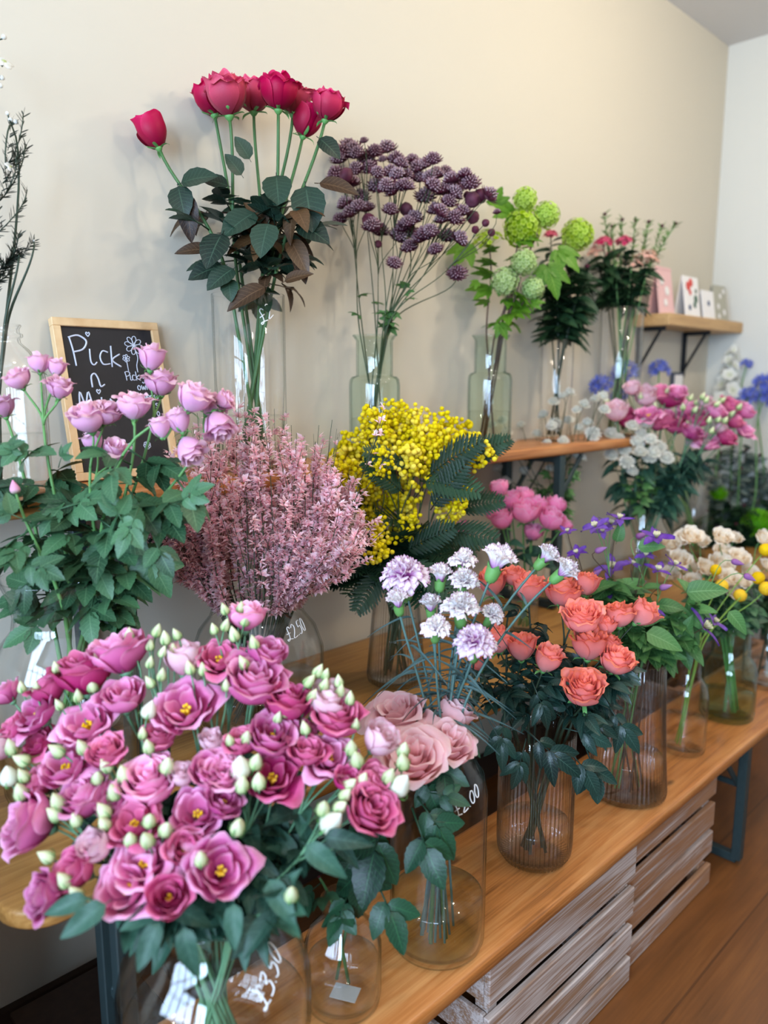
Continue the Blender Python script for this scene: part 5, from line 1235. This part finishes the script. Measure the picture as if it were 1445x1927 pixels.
# --- ranunculus
dv = vd('ran') - .02
for i, (x, y, w, tl, k, lab) in enumerate([(940, 922, 38, -14, .1, 'pink ranunculus standing highest, closed ball bloom'), (962, 945, 46, -6, .3, 'pink ranunculus just under the highest one'), (985, 938, 40, 0, .1, 'pink ranunculus behind the middle of its bunch'), (988, 968, 56, 4, .5, 'biggest pink ranunculus in the middle of its bunch'), (1010, 955, 42, 12, .2, 'pink ranunculus right of the biggest one'),
  (1044, 955, 40, 14, .3, 'pink ranunculus at upper right of its bunch'), (1036, 982, 50, 16, .5, 'pink ranunculus open at lower right of its bunch'), (1058, 990, 34, 30, .2, 'lilac pink ranunculus furthest right'), (932, 970, 36, -30, .2, 'lilac pink ranunculus at the left of its bunch'), (945, 982, 44, -12, .4, 'lilac pink ranunculus low at the left of its bunch'), (1002, 1005, 40, 10, .4, 'pink ranunculus lowest in the middle of its bunch'), (872, 998, 34, -40, .1, 'lone pink ranunculus peeping out beside the mimosa')]):
    spray('ranunculus', lab, 'ranunculus', 'pink ranunculus behind the carnations', 'ran', [hd(x, y, dv + (i % 3 - 1) * .03, w, 'ranunculus', tl, k)], 'green', .0028, .0022, 'lis', 1, (.3, .6), (.05, .07), 650 + i, neckk=.5)
# --- carnations and blush roses in the tall bottle
dv = vd('bottle')
for i, (x, y, w, key, tl, k, off, lab) in enumerate([
 (759, 1068, 104, 'carnation_open', -8, .45, .03, 'largest open purple and white carnation at the left of its bunch'), (829, 1078, 46, 'carnation_bud', 4, .05, .05, 'half open white carnation showing its tall green calyx'), (873, 1046, 62, 'carnation', 4, .25, .06, 'carnation at the back between the largest one and the highest one'),
 (939, 1050, 62, 'carnation_bud', 22, .1, .0, 'highest carnation, white and half open with green calyx'), (875, 1084, 64, 'carnation', 6, .45, .02, 'carnation in the middle with a magenta lower petal'), (747, 1126, 44, 'carnation_bud', -10, .25, .0, 'small greyish carnation alone under the largest one'),
 (810, 1134, 42, 'carnation_bud', -4, .2, .03, 'small white carnation bud with brown-tipped petals'), (868, 1132, 80, 'carnation', 0, .4, -.02, 'wide white carnation in the centre of its bunch'), (822, 1172, 64, 'carnation', 4, .5, -.04, 'white carnation with purple edges lowest at the left'), (930, 1150, 54, 'carnation', 26, .35, .01, 'pinkish carnation right of the wide white one'),
 (895, 1196, 92, 'carnation_open', 2, .55, -.05, 'lowest carnation with spread magenta skirt petals'), (1032, 1044, 46, 'carnation_bud', 42, .1, .05, 'white carnation reaching right over the coral roses, back one'), (1066, 1072, 48, 'carnation_bud', 48, .3, .02, 'white carnation reaching furthest right over the coral roses')]):
    spray('carnation', lab, 'carnation', 'purple and white carnations', 'bottle', [hd(x, y, dv + off, w, key, tl, k)], 'carn', .0025, .0023, 'carn', 6, (.02, .75), (.05, .08), 700 + i, droop=.0, neckk=.35, bend=.3)
for i, (x, y, w, key, tl, k, off, lab, xl) in enumerate([
 (750, 1350, 104, 'blush_rose', -14, .5, .0, 'blush pink rose with one tall upright petal, touching the lisianthus', [(700, 1500, -.09, 190, .4, .10), (672, 1560, -.10, 175, .4, .11), (660, 1640, -.09, 185, .4, .07)]), (778, 1432, 112, 'blush_rose', 2, .8, -.10, 'blush pink rose facing the camera, lowest of four', [(775, 1520, -.1, 158, .5, .10), (735, 1500, -.1, 200, .5, .13), (700, 1640, -.10, 150, .5, .10)]),
 (838, 1404, 98, 'blush_rose', 24, .5, -.05, 'blush pink rose with a long drooping petal, right of the lowest one', [(785, 1500, -.08, 140, .5, .09), (800, 1490, -.07, 95, .4, .06), (790, 1540, -.06, 165, .4, .06)]), (848, 1356, 70, 'blush_side', 32, .05, .02, 'closed blush pink rose with browned tip, by the carnation stems', [])]):
    xx = [(a, b, dv + o_, c_, kk, L, None) for a, b, o_, c_, kk, L in xl]
    spray('blush_rose', lab, 'rose', 'blush pink roses in the tall bottle', 'bottle', [hd(x, y, dv + off, w, key, tl, k)], 'rose', .0042, .0036, 'blush', 3, (.2, .7), (.08, .11), 730 + i, xleaf=[(a, b, c_, d_, e_, f_ * 1.25, g_) for a, b, c_, d_, e_, f_, g_ in xx], neckk=.3, bias=.9, droop=.9)
# --- coral spray roses
dv = vd('ribbed')
CR = [([(925, 1106, 54, 'coral_side', -8, .15), (965, 1088, 44, 'coral_rose', 0, .2)], 'coral spray rose at the back left, behind the carnation heads', .05), ([(994, 1116, 58, 'coral_side', -4, .15)], 'coral spray rose standing upright between two leaning carnations', .05),
 ([(1058, 1122, 68, 'coral_rose', 0, .2), (1102, 1106, 48, 'coral_side', 12, .1)], 'coral spray rose pair at the top, under the leaning carnations', .03), ([(1096, 1168, 74, 'coral_rose', -4, .5), (1140, 1182, 40, 'coral_side', 10, .3)], 'coral spray rose with the full bloom at upper centre', -.03),
 ([(1166, 1162, 58, 'coral_rose', -2, .15), (1206, 1161, 54, 'coral_side', 40, .2)], 'coral spray rose pair reaching furthest right', .0), ([(1108, 1222, 66, 'coral_side', 4, .25), (1146, 1212, 38, 'coral_rose', 16, .2)], 'coral spray rose under the full bloom at centre', -.04),
 ([(1157, 1248, 64, 'coral_rose', 14, .5)], 'coral spray rose tipped right, above the tapered vase', -.05), ([(1099, 1302, 78, 'coral_rose', -6, .65)], 'coral spray rose lowest in front with one loose lower petal', -.10),
 ([(981, 1226, 56, 'coral_side', -2, .2), (938, 1212, 52, 'coral_side', -14, .15)], 'coral spray rose pair at the left beside the lowest carnation', -.03), ([(1027, 1248, 54, 'coral_side', 18, .25)], 'coral spray rose nodding right, low at the left half', -.05), ([(900, 1255, 34, 'coral_side', -30, .1)], 'coral spray rose half hidden by the carnation stems', .0)]
for i, (hs, lab, off) in enumerate(CR):
    H = [hd(x, y, dv + off + .015 * j, w, k, t, kk) for j, (x, y, w, k, t, kk) in enumerate(hs)]
    xl = []
    if i == 8: xl = [(950, 1340, dv - .09, 190, .4, .11, None), (985, 1370, dv - .1, 130, .4, .14, None), (1000, 1280, dv - .08, 160, .4, .10, None)]
    if i == 7: xl = [(1060, 1370, dv - .09, 100, .4, .10, None), (1100, 1400, dv - .08, 165, .4, .12, None)]
    if i == 6: xl = [(1140, 1320, dv - .04, 150, .3, .12, None)]
    if i == 9: xl = [(990, 1390, dv - .1, 200, .4, .1, None), (1060, 1400, dv - .1, 140, .4, .12, None)]
    spray('spray_rose', lab, 'rose', 'coral spray roses in the ribbed vase', 'ribbed', H, 'dark', .0036, .0020, 'coral', 9, (.3, .95), (.07, .105), 760 + i, xleaf=xl, droop=-.05, bias=.6, neckk=.5, split=.6)

# --- the big lisianthus bunch in front
B1 = [(226,1233,95,'lis_cup',-12,.15),(160,1273,92,'lis_rose_deep',-14,.15),(68,1342,84,'lis_open',-30,.6),(163,1362,98,'lis_open',-10,.8),(233,1316,72,'lis_cup',-6,.45),(349,1332,112,'lis_open',0,.8),(345,1249,66,'lis_pale',0,.15),(412,1239,78,'lis_open_deep',8,.6),(476,1289,96,'lis_rose',16,.5),(503,1233,66,'lis_cup',18,.3),(463,1163,66,'lis_cup',6,.05),
 (13,1306,50,'lis_cup',-40,.15),(73,1399,62,'lis_open_deep',-24,.6),(33,1372,56,'lis_cup_deep',-34,.3),(123,1442,94,'lis_open',-16,.6),(76,1474,62,'lis_cup_deep',-30,.5),(5,1412,48,'lis_pale',-50,.2),(282,1475,90,'lis_rose',-4,.55),(163,1505,84,'lis_rose',-26,.5),(398,1400,42,'lis_pale',4,.4),(395,1452,66,'lis_cup',6,.7),(345,1465,46,'lis_pale',0,.5),
 (62,1552,96,'lis_rose',-62,.6),(372,1530,96,'lis_open',8,.95),(420,1513,64,'lis_cup',22,.6),(186,1595,60,'lis_pale',-30,.9),(252,1550,92,'lis_open_deep',-8,.7),(272,1622,116,'lis_open',-4,.95),(238,1672,112,'lis_open',-14,1.1),(416,1638,108,'lis_open',20,1.0),(348,1600,66,'lis_cup_deep',20,.9),(146,1640,76,'lis_cup_deep',-40,.8),(92,1685,74,'lis_rose',-70,.9),(318,1690,70,'lis_cup_deep',6,1.1),
 (510,1389,80,'lis_cup',8,.6),(513,1462,98,'lis_open_deep',12,.85),(620,1425,88,'lis_open',16,.9),(632,1356,80,'lis_rose_deep',16,.4),(613,1326,66,'lis_pale',14,.35),(543,1329,80,'lis_rose_deep',8,.2),(709,1399,66,'lis_pale',34,.4),(699,1474,64,'lis_cup_deep',38,.6),(692,1525,88,'lis_rose_deep',36,.8),(579,1419,62,'lis_cup_deep',8,.5),(455,1400,56,'lis_cup_deep',4,.4),(420,1462,60,'lis_rose',6,.8),(465,1515,0,'',0,0),(95,1300,60,'lis_rose_deep',-22,.2),(300,1390,60,'lis_cup_deep',0,.5),(205,1420,64,'lis_rose_deep',-10,.6),(215,1510,60,'lis_cup',-16,.8),(655,1470,50,'lis_cup_deep',26,.6),(560,1370,54,'lis_open_deep',10,.4)]
B1 = [b for b in B1 if b[2]]
B2 = [(106,1256),(40,1293),(68,1293),(146,1309),(173,1289),(110,1326),(184,1239),(203,1239),(243,1193),(251,1226),(282,1246),(282,1213),(296,1186),(311,1200),(332,1193),(326,1223),(306,1226),(282,1283),(304,1269),(282,1332,'w'),(269,1379),(279,1404),(425,1289),(382,1259),(357,1256),(422,1146),(452,1143),(425,1176),(462,1166),(439,1193),(402,1183),(458,1246),(478,1209),
 (20,1405),(40,1429),(15,1455,'w'),(43,1459),(37,1489),(106,1412),(153,1405),(199,1439),(233,1455),(183,1462),(213,1489),(106,1508),(100,1532),(141,1542),(193,1525),(196,1548),(282,1542),(246,1578),(276,1578),(312,1558),(448,1555),(377,1615),(86,1611),(120,1655),(141,1681),(316,1439),(432,1392),(465,1386),(452,1439,'w'),(455,1475),
 (583,1281),(613,1268),(611,1289),(637,1281),(589,1309),(659,1313),(540,1336),(523,1349),(574,1369),(669,1362),(662,1406),(672,1427),(659,1475),(682,1469),(652,1495),(609,1519),(642,1517),(629,1545,'w'),(642,1572),(759,1409),(759,1432),(757,1472,'w'),(732,1459),(549,1681),(448,1552),(486,1469),(483,1432),(640,1300),(600,1262)]
LC = [(14,1308,'small side-on bloom and buds at the upper left picture edge'),(70,1345,'open bloom near the left edge, in front of the £3.50 rose jar'),(20,1430,'pale bloom and round buds cut by the left picture edge'),(150,1280,'deep rose bloom and creamy buds at upper left'),(220,1240,'side-on pink bloom under upright green buds at upper left'),(300,1210,'tall fan of upright green buds at the top of the bunch'),(165,1365,'wide open bloom with dark eye at upper left centre'),(250,1330,'small cup bloom beside one fat white bud'),(352,1310,'largest round open bloom with pale bloom behind it'),(412,1235,'dark open bloom with yellow eye at the top right of centre'),(447,1163,'highest bloom and pale buds in front of the broom jar'),(487,1262,'two blooms at upper right before the £2.50 writing'),
 (80,1465,'dark cup blooms and small round buds left of centre'),(125,1440,'flat open bloom at the left centre below two round buds'),(80,1555,'big ragged side-on bloom hanging out at lower left'),(100,1680,'lowest drooping bloom beside the table corner'),(175,1600,'pale closed bloom beside a purple-pink cup, lower left'),(190,1500,'side-on rose-like bloom with yellowish bud cluster'),(280,1480,'large rose-like bloom in the middle of the bunch'),(262,1560,'deep open bloom crowned by a ring of pale buds'),(270,1630,'large open bloom with orange stamens at the bottom front'),(310,1690,'dark bloom lowest at the bottom centre'),(380,1530,'open bloom with yellow eye and ruffled neighbour, below centre'),(416,1638,'single open bloom facing out at the lower right'),
 (400,1430,'small pale bloom and ruffled cup right of the centre'),(510,1390,'cup bloom with orange eye beside two green buds'),(510,1465,'broad deep rose bloom with one round bud before it'),(560,1345,'dark rose bloom with twisted green bud at upper right'),(615,1285,'pale rose-like bloom under a spray of green buds'),(620,1420,'oval pink bloom facing the camera on the right side'),(650,1360,'bright rose bloom with small green buds on the right'),(715,1410,'pale pink bloom touching the blush roses'),(695,1515,'dark purple-pink blooms lowest on the right'),(630,1540,'cluster of white and cream buds at lower right'),(755,1450,'white bud and green buds reaching over the blush roses'),(555,1670,'lone cream buds among the leaves over the jar')]
dl = vd('big') - .04
def ld(x, y): return dl + (1470 - y) * .00042 + .05 * ((x - 380) / 380) ** 2
allh = [(x, y, ('b', w, k, t, kk)) for x, y, w, k, t, kk in B1] + [(b[0], b[1], ('u', len(b) > 2)) for b in B2]
rng = random.Random(8)
for i, (cl, c) in enumerate(zip(clusters(allh, LC), LC)):
    H = []
    for x, y, q in cl:
        d = ld(x, y)
        if q[0] == 'b': H.append(hd(x, y, d + rng.uniform(-.01, .01), q[1], q[2], q[3] + rng.uniform(-6, 6), q[4]))
        else: H.append(hd(x, y, d - .022, (27 if y > 1400 else 20) * rng.uniform(.85, 1.1) * (1.5 if q[1] else 1), 'lis_bud_white' if q[1] else 'lis_bud', (x - 380) * .07 + rng.uniform(-28, 28), .15 if y < 1380 else .55))
    if not H: continue
    xl = []
    for px, py, ang, L, w in ((200, 1700, 240, .06, 16), (300, 1735, 205, .055, 20), (165, 1690, 262, .05, 15), (345, 1745, 160, .055, 21), (440, 1700, 175, .05, 23), (505, 1655, 140, .06, 23), (575, 1590, 118, .06, 33), (610, 1575, 85, .055, 33), (540, 1650, 205, .05, 35)):
        if w == i: xl.append((px, py, ld(px, py) - .02, ang, .5, L, None))
    spray('lisianthus', 'pink lisianthus, ' + c[2], 'lisianthus', 'pink lisianthus in the big front jar', 'big', H, 'lis', .0034, .0016, 'lis', 12, (.06, .92), (.045, .068), 800 + i, xleaf=xl, droop=.2, bias=.6, neckk=.45, split=.6)

# --- stems in the small water jar
dv = vd('small')
for i, (x, y, a) in enumerate([(600, 1650, -30), (660, 1660, 10)]):
    spray('leafy_sprig', ['leafy stem leaning left in the small water jar', 'leafy stem rising from the small water jar to the bottle'][i], 'stem', None, 'small', [hd(x, y, dv - .02, 5, 'astrantia_bud', a, .2)], 'rose', .003, .002, 'blush', 3, (.3, .9), (.06, .09), 860 + i, neckk=.4)

# --- clematis, drumsticks and cream roses along the low bench
dv = vd('taper'); rng = random.Random(31)
CL = [([(1120, 990, 40), (1150, 985, 34), (1135, 1000, 30)], 'clematis stem with purple blooms highest at the left'), ([(1165, 975, 38), (1128, 1035, 0)], 'clematis stem with one lilac bloom standing highest'), ([(1152, 1068, 48), (1120, 1080, 0)], 'clematis stem with a cream-centred purple bloom near the carnation'), ([(1135, 1110, 44)], 'clematis stem with purple bloom just above the coral roses'), ([(1235, 1010, 46), (1205, 1008, 0)], 'clematis stem with dark bloom and long pink bud'), ([(1215, 1045, 30), (1190, 1060, 26)], 'clematis stem with nodding purple blooms in the middle'), ([(1238, 1072, 38), (1270, 1062, 34)], 'clematis stem with blooms in front of the cream roses'), ([(1200, 1095, 0), (1250, 1105, 0)], 'clematis stem with two pink-purple closed buds'), ([(1268, 1150, 36), (1232, 1148, 34), (1290, 1165, 30)], 'clematis stem with three purple blooms low at the right'), ([(1326, 1180, 58), (1345, 1170, 36)], 'clematis stem with the lowest big purple star, cream centre'), ([(1385, 1058, 0), (1408, 1086, 0)], 'clematis stem with two violet buds among the cream roses'), ([(1085, 1040, 30), (1068, 1000, 26)], 'clematis stem with blooms behind the white carnation')]
for i, (hs, lab) in enumerate(CL):
    H = [hd(x, y, dv + rng.uniform(-.03, .10) - (.03 if y > 1140 else 0), w or 13, 'clematis' if w else 'clem_bud', (x - 1180) * .25 + rng.uniform(-20, 20) + (0 if w else 70), .5 if w else .1) for x, y, w in hs]
    xl = {9: [(1290, 1115, dv - .04, 78, .5, .09, None), (1370, 1150, dv - .03, 140, .4, .065, None)], 8: [(1215, 1190, dv - .08, 110, .5, .085, None), (1200, 1170, dv - .05, 70, .4, .06, None)], 4: [(1200, 1030, dv, 80, .5, .06, None)], 2: [(1160, 1020, dv, 10, .5, .05, None)]}.get(i, [])
    spray('clematis', lab, 'clematis', 'purple clematis in the tapered vase', 'taper', H, 'brown' if i % 2 else 'green', .0024, .0013, 'clem', 30, (.1, .98), (.05, .08), 870 + i, xleaf=xl, neckk=.5, split=.6)
dv = vd('flask')
for i, (x, y, w, lab) in enumerate([(1347, 1072, 21, 'yellow drumstick nearest the cream rose centre'), (1358, 1102, 25, 'yellow drumstick leaning lowest to the left, partly cut by a rose'), (1393, 1120, 24, 'yellow drumstick lowest of all'), (1427, 1087, 24, 'yellow drumstick second highest at the right'), (1442, 1107, 26, 'yellow drumstick touching the right picture edge'), (1441, 1034, 24, 'highest yellow drumstick, at the right edge')]):
    spray('drumstick_flower', lab, 'flower', 'yellow drumsticks', 'flask', [hd(x, y, dv + rng.uniform(-.02, .06), w, 'craspedia', 35, .2)], 'lime', .0016, .0014, None, 0, seed=890 + i, neckk=.5)
dv = vd('greenjar')
CRM = [([(1262, 1022, 34), (1285, 1012, 34)], 'cream spray rose at the far left of its bunch'), ([(1302, 1008, 40), (1322, 1018, 28)], 'cream spray rose with pale blooms along the back'), ([(1360, 1010, 38), (1385, 1012, 26)], 'cream spray rose at the back, below the green pompon'), ([(1362, 1038, 40), (1368, 1055, 22)], 'pale cream spray rose in the middle of its bunch'), ([(1360, 1062, 46), (1392, 1048, 36)], 'cream spray rose with apricot heart facing front'), ([(1330, 1068, 34), (1373, 1088, 40)], 'cream spray rose with blooms around the drumsticks'), ([(1280, 1052, 40), (1294, 1068, 34)], 'cream spray rose with yellow heart behind the clematis'), ([(1262, 1080, 32), (1304, 1092, 30)], 'cream spray rose low at the left among clematis'), ([(1412, 1078, 36), (1400, 1095, 26)], 'cream spray rose between the drumsticks at the right'), ([(1378, 1112, 34)], 'orange-tinted spray rose lowest of its bunch'), ([(1438, 1012, 36), (1444, 1062, 26)], 'pale spray rose at the right picture edge')]
for i, (hs, lab) in enumerate(CRM):
    H = [hd(x, y, dv + rng.uniform(-.04, .10), w, 'cream_rose', (x - 1350) * .2 + rng.uniform(-12, 12), 1.1) for x, y, w in hs]
    spray('spray_rose', lab, 'rose', 'cream spray roses in the green jar', 'greenjar', H, 'green', .003, .0018, 'spray', 16, (.05, .95), (.06, .09), 920 + i, neckk=.5, split=.6)
dv = vd('farclear')
for i, (x, y) in enumerate([(1425, 1130), (1450, 1100), (1475, 1120), (1440, 1090), (1412, 1150)]):
    spray('foliage_branch', ['leafy branch nearest the drumsticks in the end jar', 'leafy branch rising behind the drumsticks in the end jar', 'leafy branch outermost in the end jar', 'leafy branch in the middle of the end jar', 'leafy branch hanging low from the end jar'][i], 'branch', 'leafy branches in the end jar', 'farclear', [hd(x, y, dv, 6, 'astrantia_bud', 10, .1)], 'dark', .003, .0016, 'dark', 20, (.0, .95), (.05, .08), 935 + i, neckk=.5)

# --- white astrantia
dv = vd('astw'); rng = random.Random(41)
WA = [([(945, 790), (925, 800), (955, 812)], 'stem by the snowball bottle, with drooping heads'), ([(980, 800), (968, 835), (985, 850)], 'stem low before the raised bench edge'), ([(1010, 815), (1038, 800), (1022, 780)], 'stem with heads left of the big white star'), ([(1045, 798), (1030, 835), (1060, 828)], 'stem with the biggest starry white head facing front'), ([(1060, 745), (1042, 755), (1072, 738)], 'stem with the highest heads over the raised bench'), ([(1085, 770), (1070, 790), (1100, 760)], 'stem in the middle of the white bunch'), ([(1116, 815), (1105, 795), (1090, 805)], 'stem with a flat round star right of the biggest one'), ([(1120, 750), (1138, 770), (1135, 745)], 'stem near the blue agapanthus'), ([(1062, 852), (1075, 840)], 'stem hanging a small head over the raised bench edge'), ([(935, 880), (950, 905), (985, 885)], 'stem sagging low left under the raised bench'), ([(1035, 880), (1095, 862), (1085, 855)], 'stem sagging low over the black brace')]
for i, (hs, lab) in enumerate(WA):
    H = [hd(x, y, dv + rng.uniform(-.06, .08), 34 if (x, y) in ((1045, 798), (1116, 815)) else rng.uniform(20, 27), 'astrantia_white', (x - 1040) * .15 + rng.uniform(-30, 30), rng.uniform(.2, 1.0) if (x, y) not in ((1045, 798), (1116, 815)) else 2.5) for x, y in hs]
    spray('astrantia', 'white astrantia ' + lab, 'astrantia', 'white astrantia in the slim bottle', 'astw', H, 'ast', .0022, .0012, 'ast', 5, (.05, .8), (.03, .05), 950 + i, neckk=.5, split=.65)
dv = vd('lisfar') - .02
WB = [([(1165, 825), (1175, 845), (1150, 815)], 'stem with the bright star at the left of the jar bunch'), ([(1207, 815), (1190, 800), (1225, 825)], 'stem with a star under the pink lisianthus'), ([(1240, 840), (1255, 860), (1230, 850)], 'stem at the right tip of the white part of the jar bunch'), ([(1180, 868), (1190, 885), (1205, 850)], 'stem hanging lowest from the round jar'), ([(1145, 835), (1150, 855)], 'stem at the left edge of the round jar'), ([(1215, 795), (1200, 830), (1222, 860)], 'stem in the middle under the pink lisianthus')]
for i, (hs, lab) in enumerate(WB):
    H = [hd(x, y, dv - .06 + rng.uniform(-.03, .03), rng.uniform(24, 34), 'astrantia_white', (x - 1190) * .2 + rng.uniform(-20, 20), rng.uniform(.6, 1.8)) for x, y in hs]
    spray('astrantia', 'white astrantia ' + lab, 'astrantia', 'white astrantia in the round jar', 'lisfar', H, 'ast', .0022, .0012, 'ast', 3, (.3, .8), (.03, .05), 970 + i, neckk=.5, split=.7)
# --- the distant lisianthus bunch
FB = [(1190,735,28,'lis_pale'),(1220,780,44,'lis_open'),(1242,742,34,'lis_cup_deep'),(1260,752,44,'lis_rose_deep'),(1275,740,30,'lis_cup'),(1160,780,40,'lis_pale'),(1180,790,40,'lis_cup_deep'),(1215,752,40,'lis_pale'),(1250,790,42,'lis_cup_deep'),(1272,800,44,'lis_rose_deep'),(1290,770,36,'lis_cup'),(1310,790,42,'lis_cup_deep'),(1300,815,34,'lis_cup'),(1330,830,52,'lis_open'),(1352,808,24,'lis_pale'),(1365,825,36,'lis_cup_deep'),(1345,775,34,'lis_cup'),(1372,768,40,'lis_cup_deep'),(1400,775,34,'lis_cup'),(1402,808,42,'lis_open'),(1380,795,30,'lis_rose_deep'),(1325,760,26,'lis_pale'),(1235,800,30,'lis_cup_deep')]
FU = [(1205,745),(1232,762),(1300,748),(1312,756),(1322,745),(1295,792),(1308,770),(1335,790),(1352,788),(1365,790),(1340,810),(1320,805),(1378,778),(1392,765),(1388,790),(1256,735),(1285,765),(1150,762),(1140,755),(1305,815),(1330,752),(1350,760),(1360,752)]
FC = [(1160,780,'palest blooms at the left end, above white astrantia'),(1190,740,'highest pale closed bloom at the left'),(1220,765,'open pale pink cup facing front at the left half'),(1245,745,'deep rose blooms at the top left'),(1262,795,'dark rose blooms low at the left half'),(1285,755,'blooms and green buds at the top middle'),(1305,795,'deep pink blooms in the middle'),(1332,830,'lowest wide open bloom with yellow eye'),(1330,760,'pale bloom among green buds at the top right'),(1355,805,'whitish bud and dark bloom at lower right'),(1375,775,'deep pink bloom with slanting buds at the right'),(1402,795,'open blooms at the far right end')]
allh = [(x, y, ('b', w, k)) for x, y, w, k in FB] + [(x, y, ('u',)) for x, y in FU]
for i, (cl, c) in enumerate(zip(clusters(allh, FC), FC)):
    H = []
    for x, y, q in cl:
        d = dv + (x - 1250) * .0003 + rng.uniform(-.06, .04)
        H.append(hd(x, y, d, q[1], q[2], (x - 1270) * .2 + rng.uniform(-10, 10), .7) if q[0] == 'b' else hd(x, y, d - .03, 11, 'lis_bud', (x - 1270) * .3 + rng.uniform(-10, 25), .2))
    if H: spray('lisianthus', 'distant pink lisianthus, ' + c[2], 'lisianthus', 'distant pink lisianthus in the round jar', 'lisfar', H, 'lis', .0034, .0018, 'lis', 15, (.05, .85), (.06, .095), 980 + i, neckk=.5, split=.7, droop=.3, bias=.6)
# --- agapanthus, delphinium, eucalyptus, green pompons
dv = vd('agap')
for i, (x, y, w, tl, lab) in enumerate([(1240, 695, 46, 0, 'blue agapanthus head standing alone under the wall shelf'), (1175, 700, 52, -6, 'pale blue agapanthus head nearest the end cylinder'), (1130, 725, 46, -12, 'blue agapanthus head leaning left over the white astrantia'), (1165, 745, 34, -8, 'blue agapanthus head low above the lisianthus'), (1255, 740, 30, 4, 'blue agapanthus head peeping over the lisianthus top')]):
    spray('agapanthus', lab, 'agapanthus', 'blue agapanthus', 'agap', [hd(x, y, dv + rng.uniform(-.03, .05), w, 'agapanthus', tl, .2)], 'green', .0035, .0028, None, 0, seed=1000 + i, neckk=.5)
dv = vd('delph')
for i, (x, y, w, tl, lab) in enumerate([(1437, 722, 48, 20, 'blue agapanthus head at the right edge, upper one'), (1408, 745, 44, 10, 'blue agapanthus head right of the white delphinium'), (1440, 748, 40, 26, 'blue agapanthus head at the right edge, lower one'), (1405, 685, 26, 10, 'small blue agapanthus head beside the delphinium tip')]):
    spray('agapanthus', lab, 'agapanthus', 'blue agapanthus', 'delph', [hd(x, y, dv + rng.uniform(-.03, .05), w, 'agapanthus', tl, .2)], 'green', .0035, .0028, None, 0, seed=1010 + i, neckk=.5)
spray('delphinium', 'white delphinium spike standing at the far end near the corner', 'delphinium', None, 'delph', [hd(1372, 712, dv - .03, 46, 'delphinium', 4, .1)], 'green', .004, .003, None, 0, seed=1020, neckk=.5)
for i, (x, y, tl) in enumerate([(1330, 870, -25), (1355, 850, -12), (1380, 840, -3), (1405, 845, 6), (1430, 855, 16), (1345, 905, -30), (1450, 890, 35), (1395, 880, 0), (1420, 900, 12)]):
    spray('eucalyptus_branch', ['grey eucalyptus branch leaning furthest left toward the lisianthus', 'grey eucalyptus branch second from the lisianthus', 'grey eucalyptus branch tallest at the middle of its bunch', 'grey eucalyptus branch right of the tallest', 'grey eucalyptus branch near the right edge', 'grey eucalyptus branch low at the left', 'grey eucalyptus branch outermost at the right edge', 'grey eucalyptus branch in front, short and central', 'grey eucalyptus branch short, right of centre'][i], 'branch', 'grey eucalyptus near the end wall', 'delph', [hd(x, y, dv + rng.uniform(-.1, .06), 6, 'astrantia_bud', tl, .2)], 'brown', .003, .0015, 'euc', 44, (.0, 1.0), (.035, .055), 1030 + i, neckk=.5, droop=.0)
dv = vd('mum')
for i, (x, y, w, lab) in enumerate([(1425, 985, 62, 'large bright green pompon flower over the cream roses'), (1352, 928, 34, 'small dim green pompon flower under the eucalyptus')]):
    spray('pompon_flower', lab, 'flower', 'green pompon flowers', 'mum', [hd(x, y, dv + [.0, .05][i], w, 'green_mum', -5, .4)], 'green', .0035, .003, 'dark', 9, (.1, .8), (.05, .08), 1050 + i, neckk=.5)
for i, (x, y) in enumerate([(1330, 960), (1370, 940), (1400, 950), (1450, 930), (1350, 990), (1385, 985), (1300, 975)]):
    spray('foliage_branch', ['dark leafy branch under the lisianthus jar bunch', 'dark leafy branch below the small pompon', 'dark leafy branch left of the large pompon', 'dark leafy branch at the right edge above the pompon', 'dark leafy branch just above the cream roses', 'dark leafy branch touching the large pompon', 'dark leafy branch reaching left beside the round jar'][i], 'branch', 'dark leafy branches near the end wall', 'mum', [hd(x, y, dv + rng.uniform(-.05, .08), 6, 'astrantia_bud', (x - 1380) * .3, .1)], 'dark', .003, .0016, 'dark', 44, (.05, .97), (.06, .10), 1060 + i, neckk=.5)
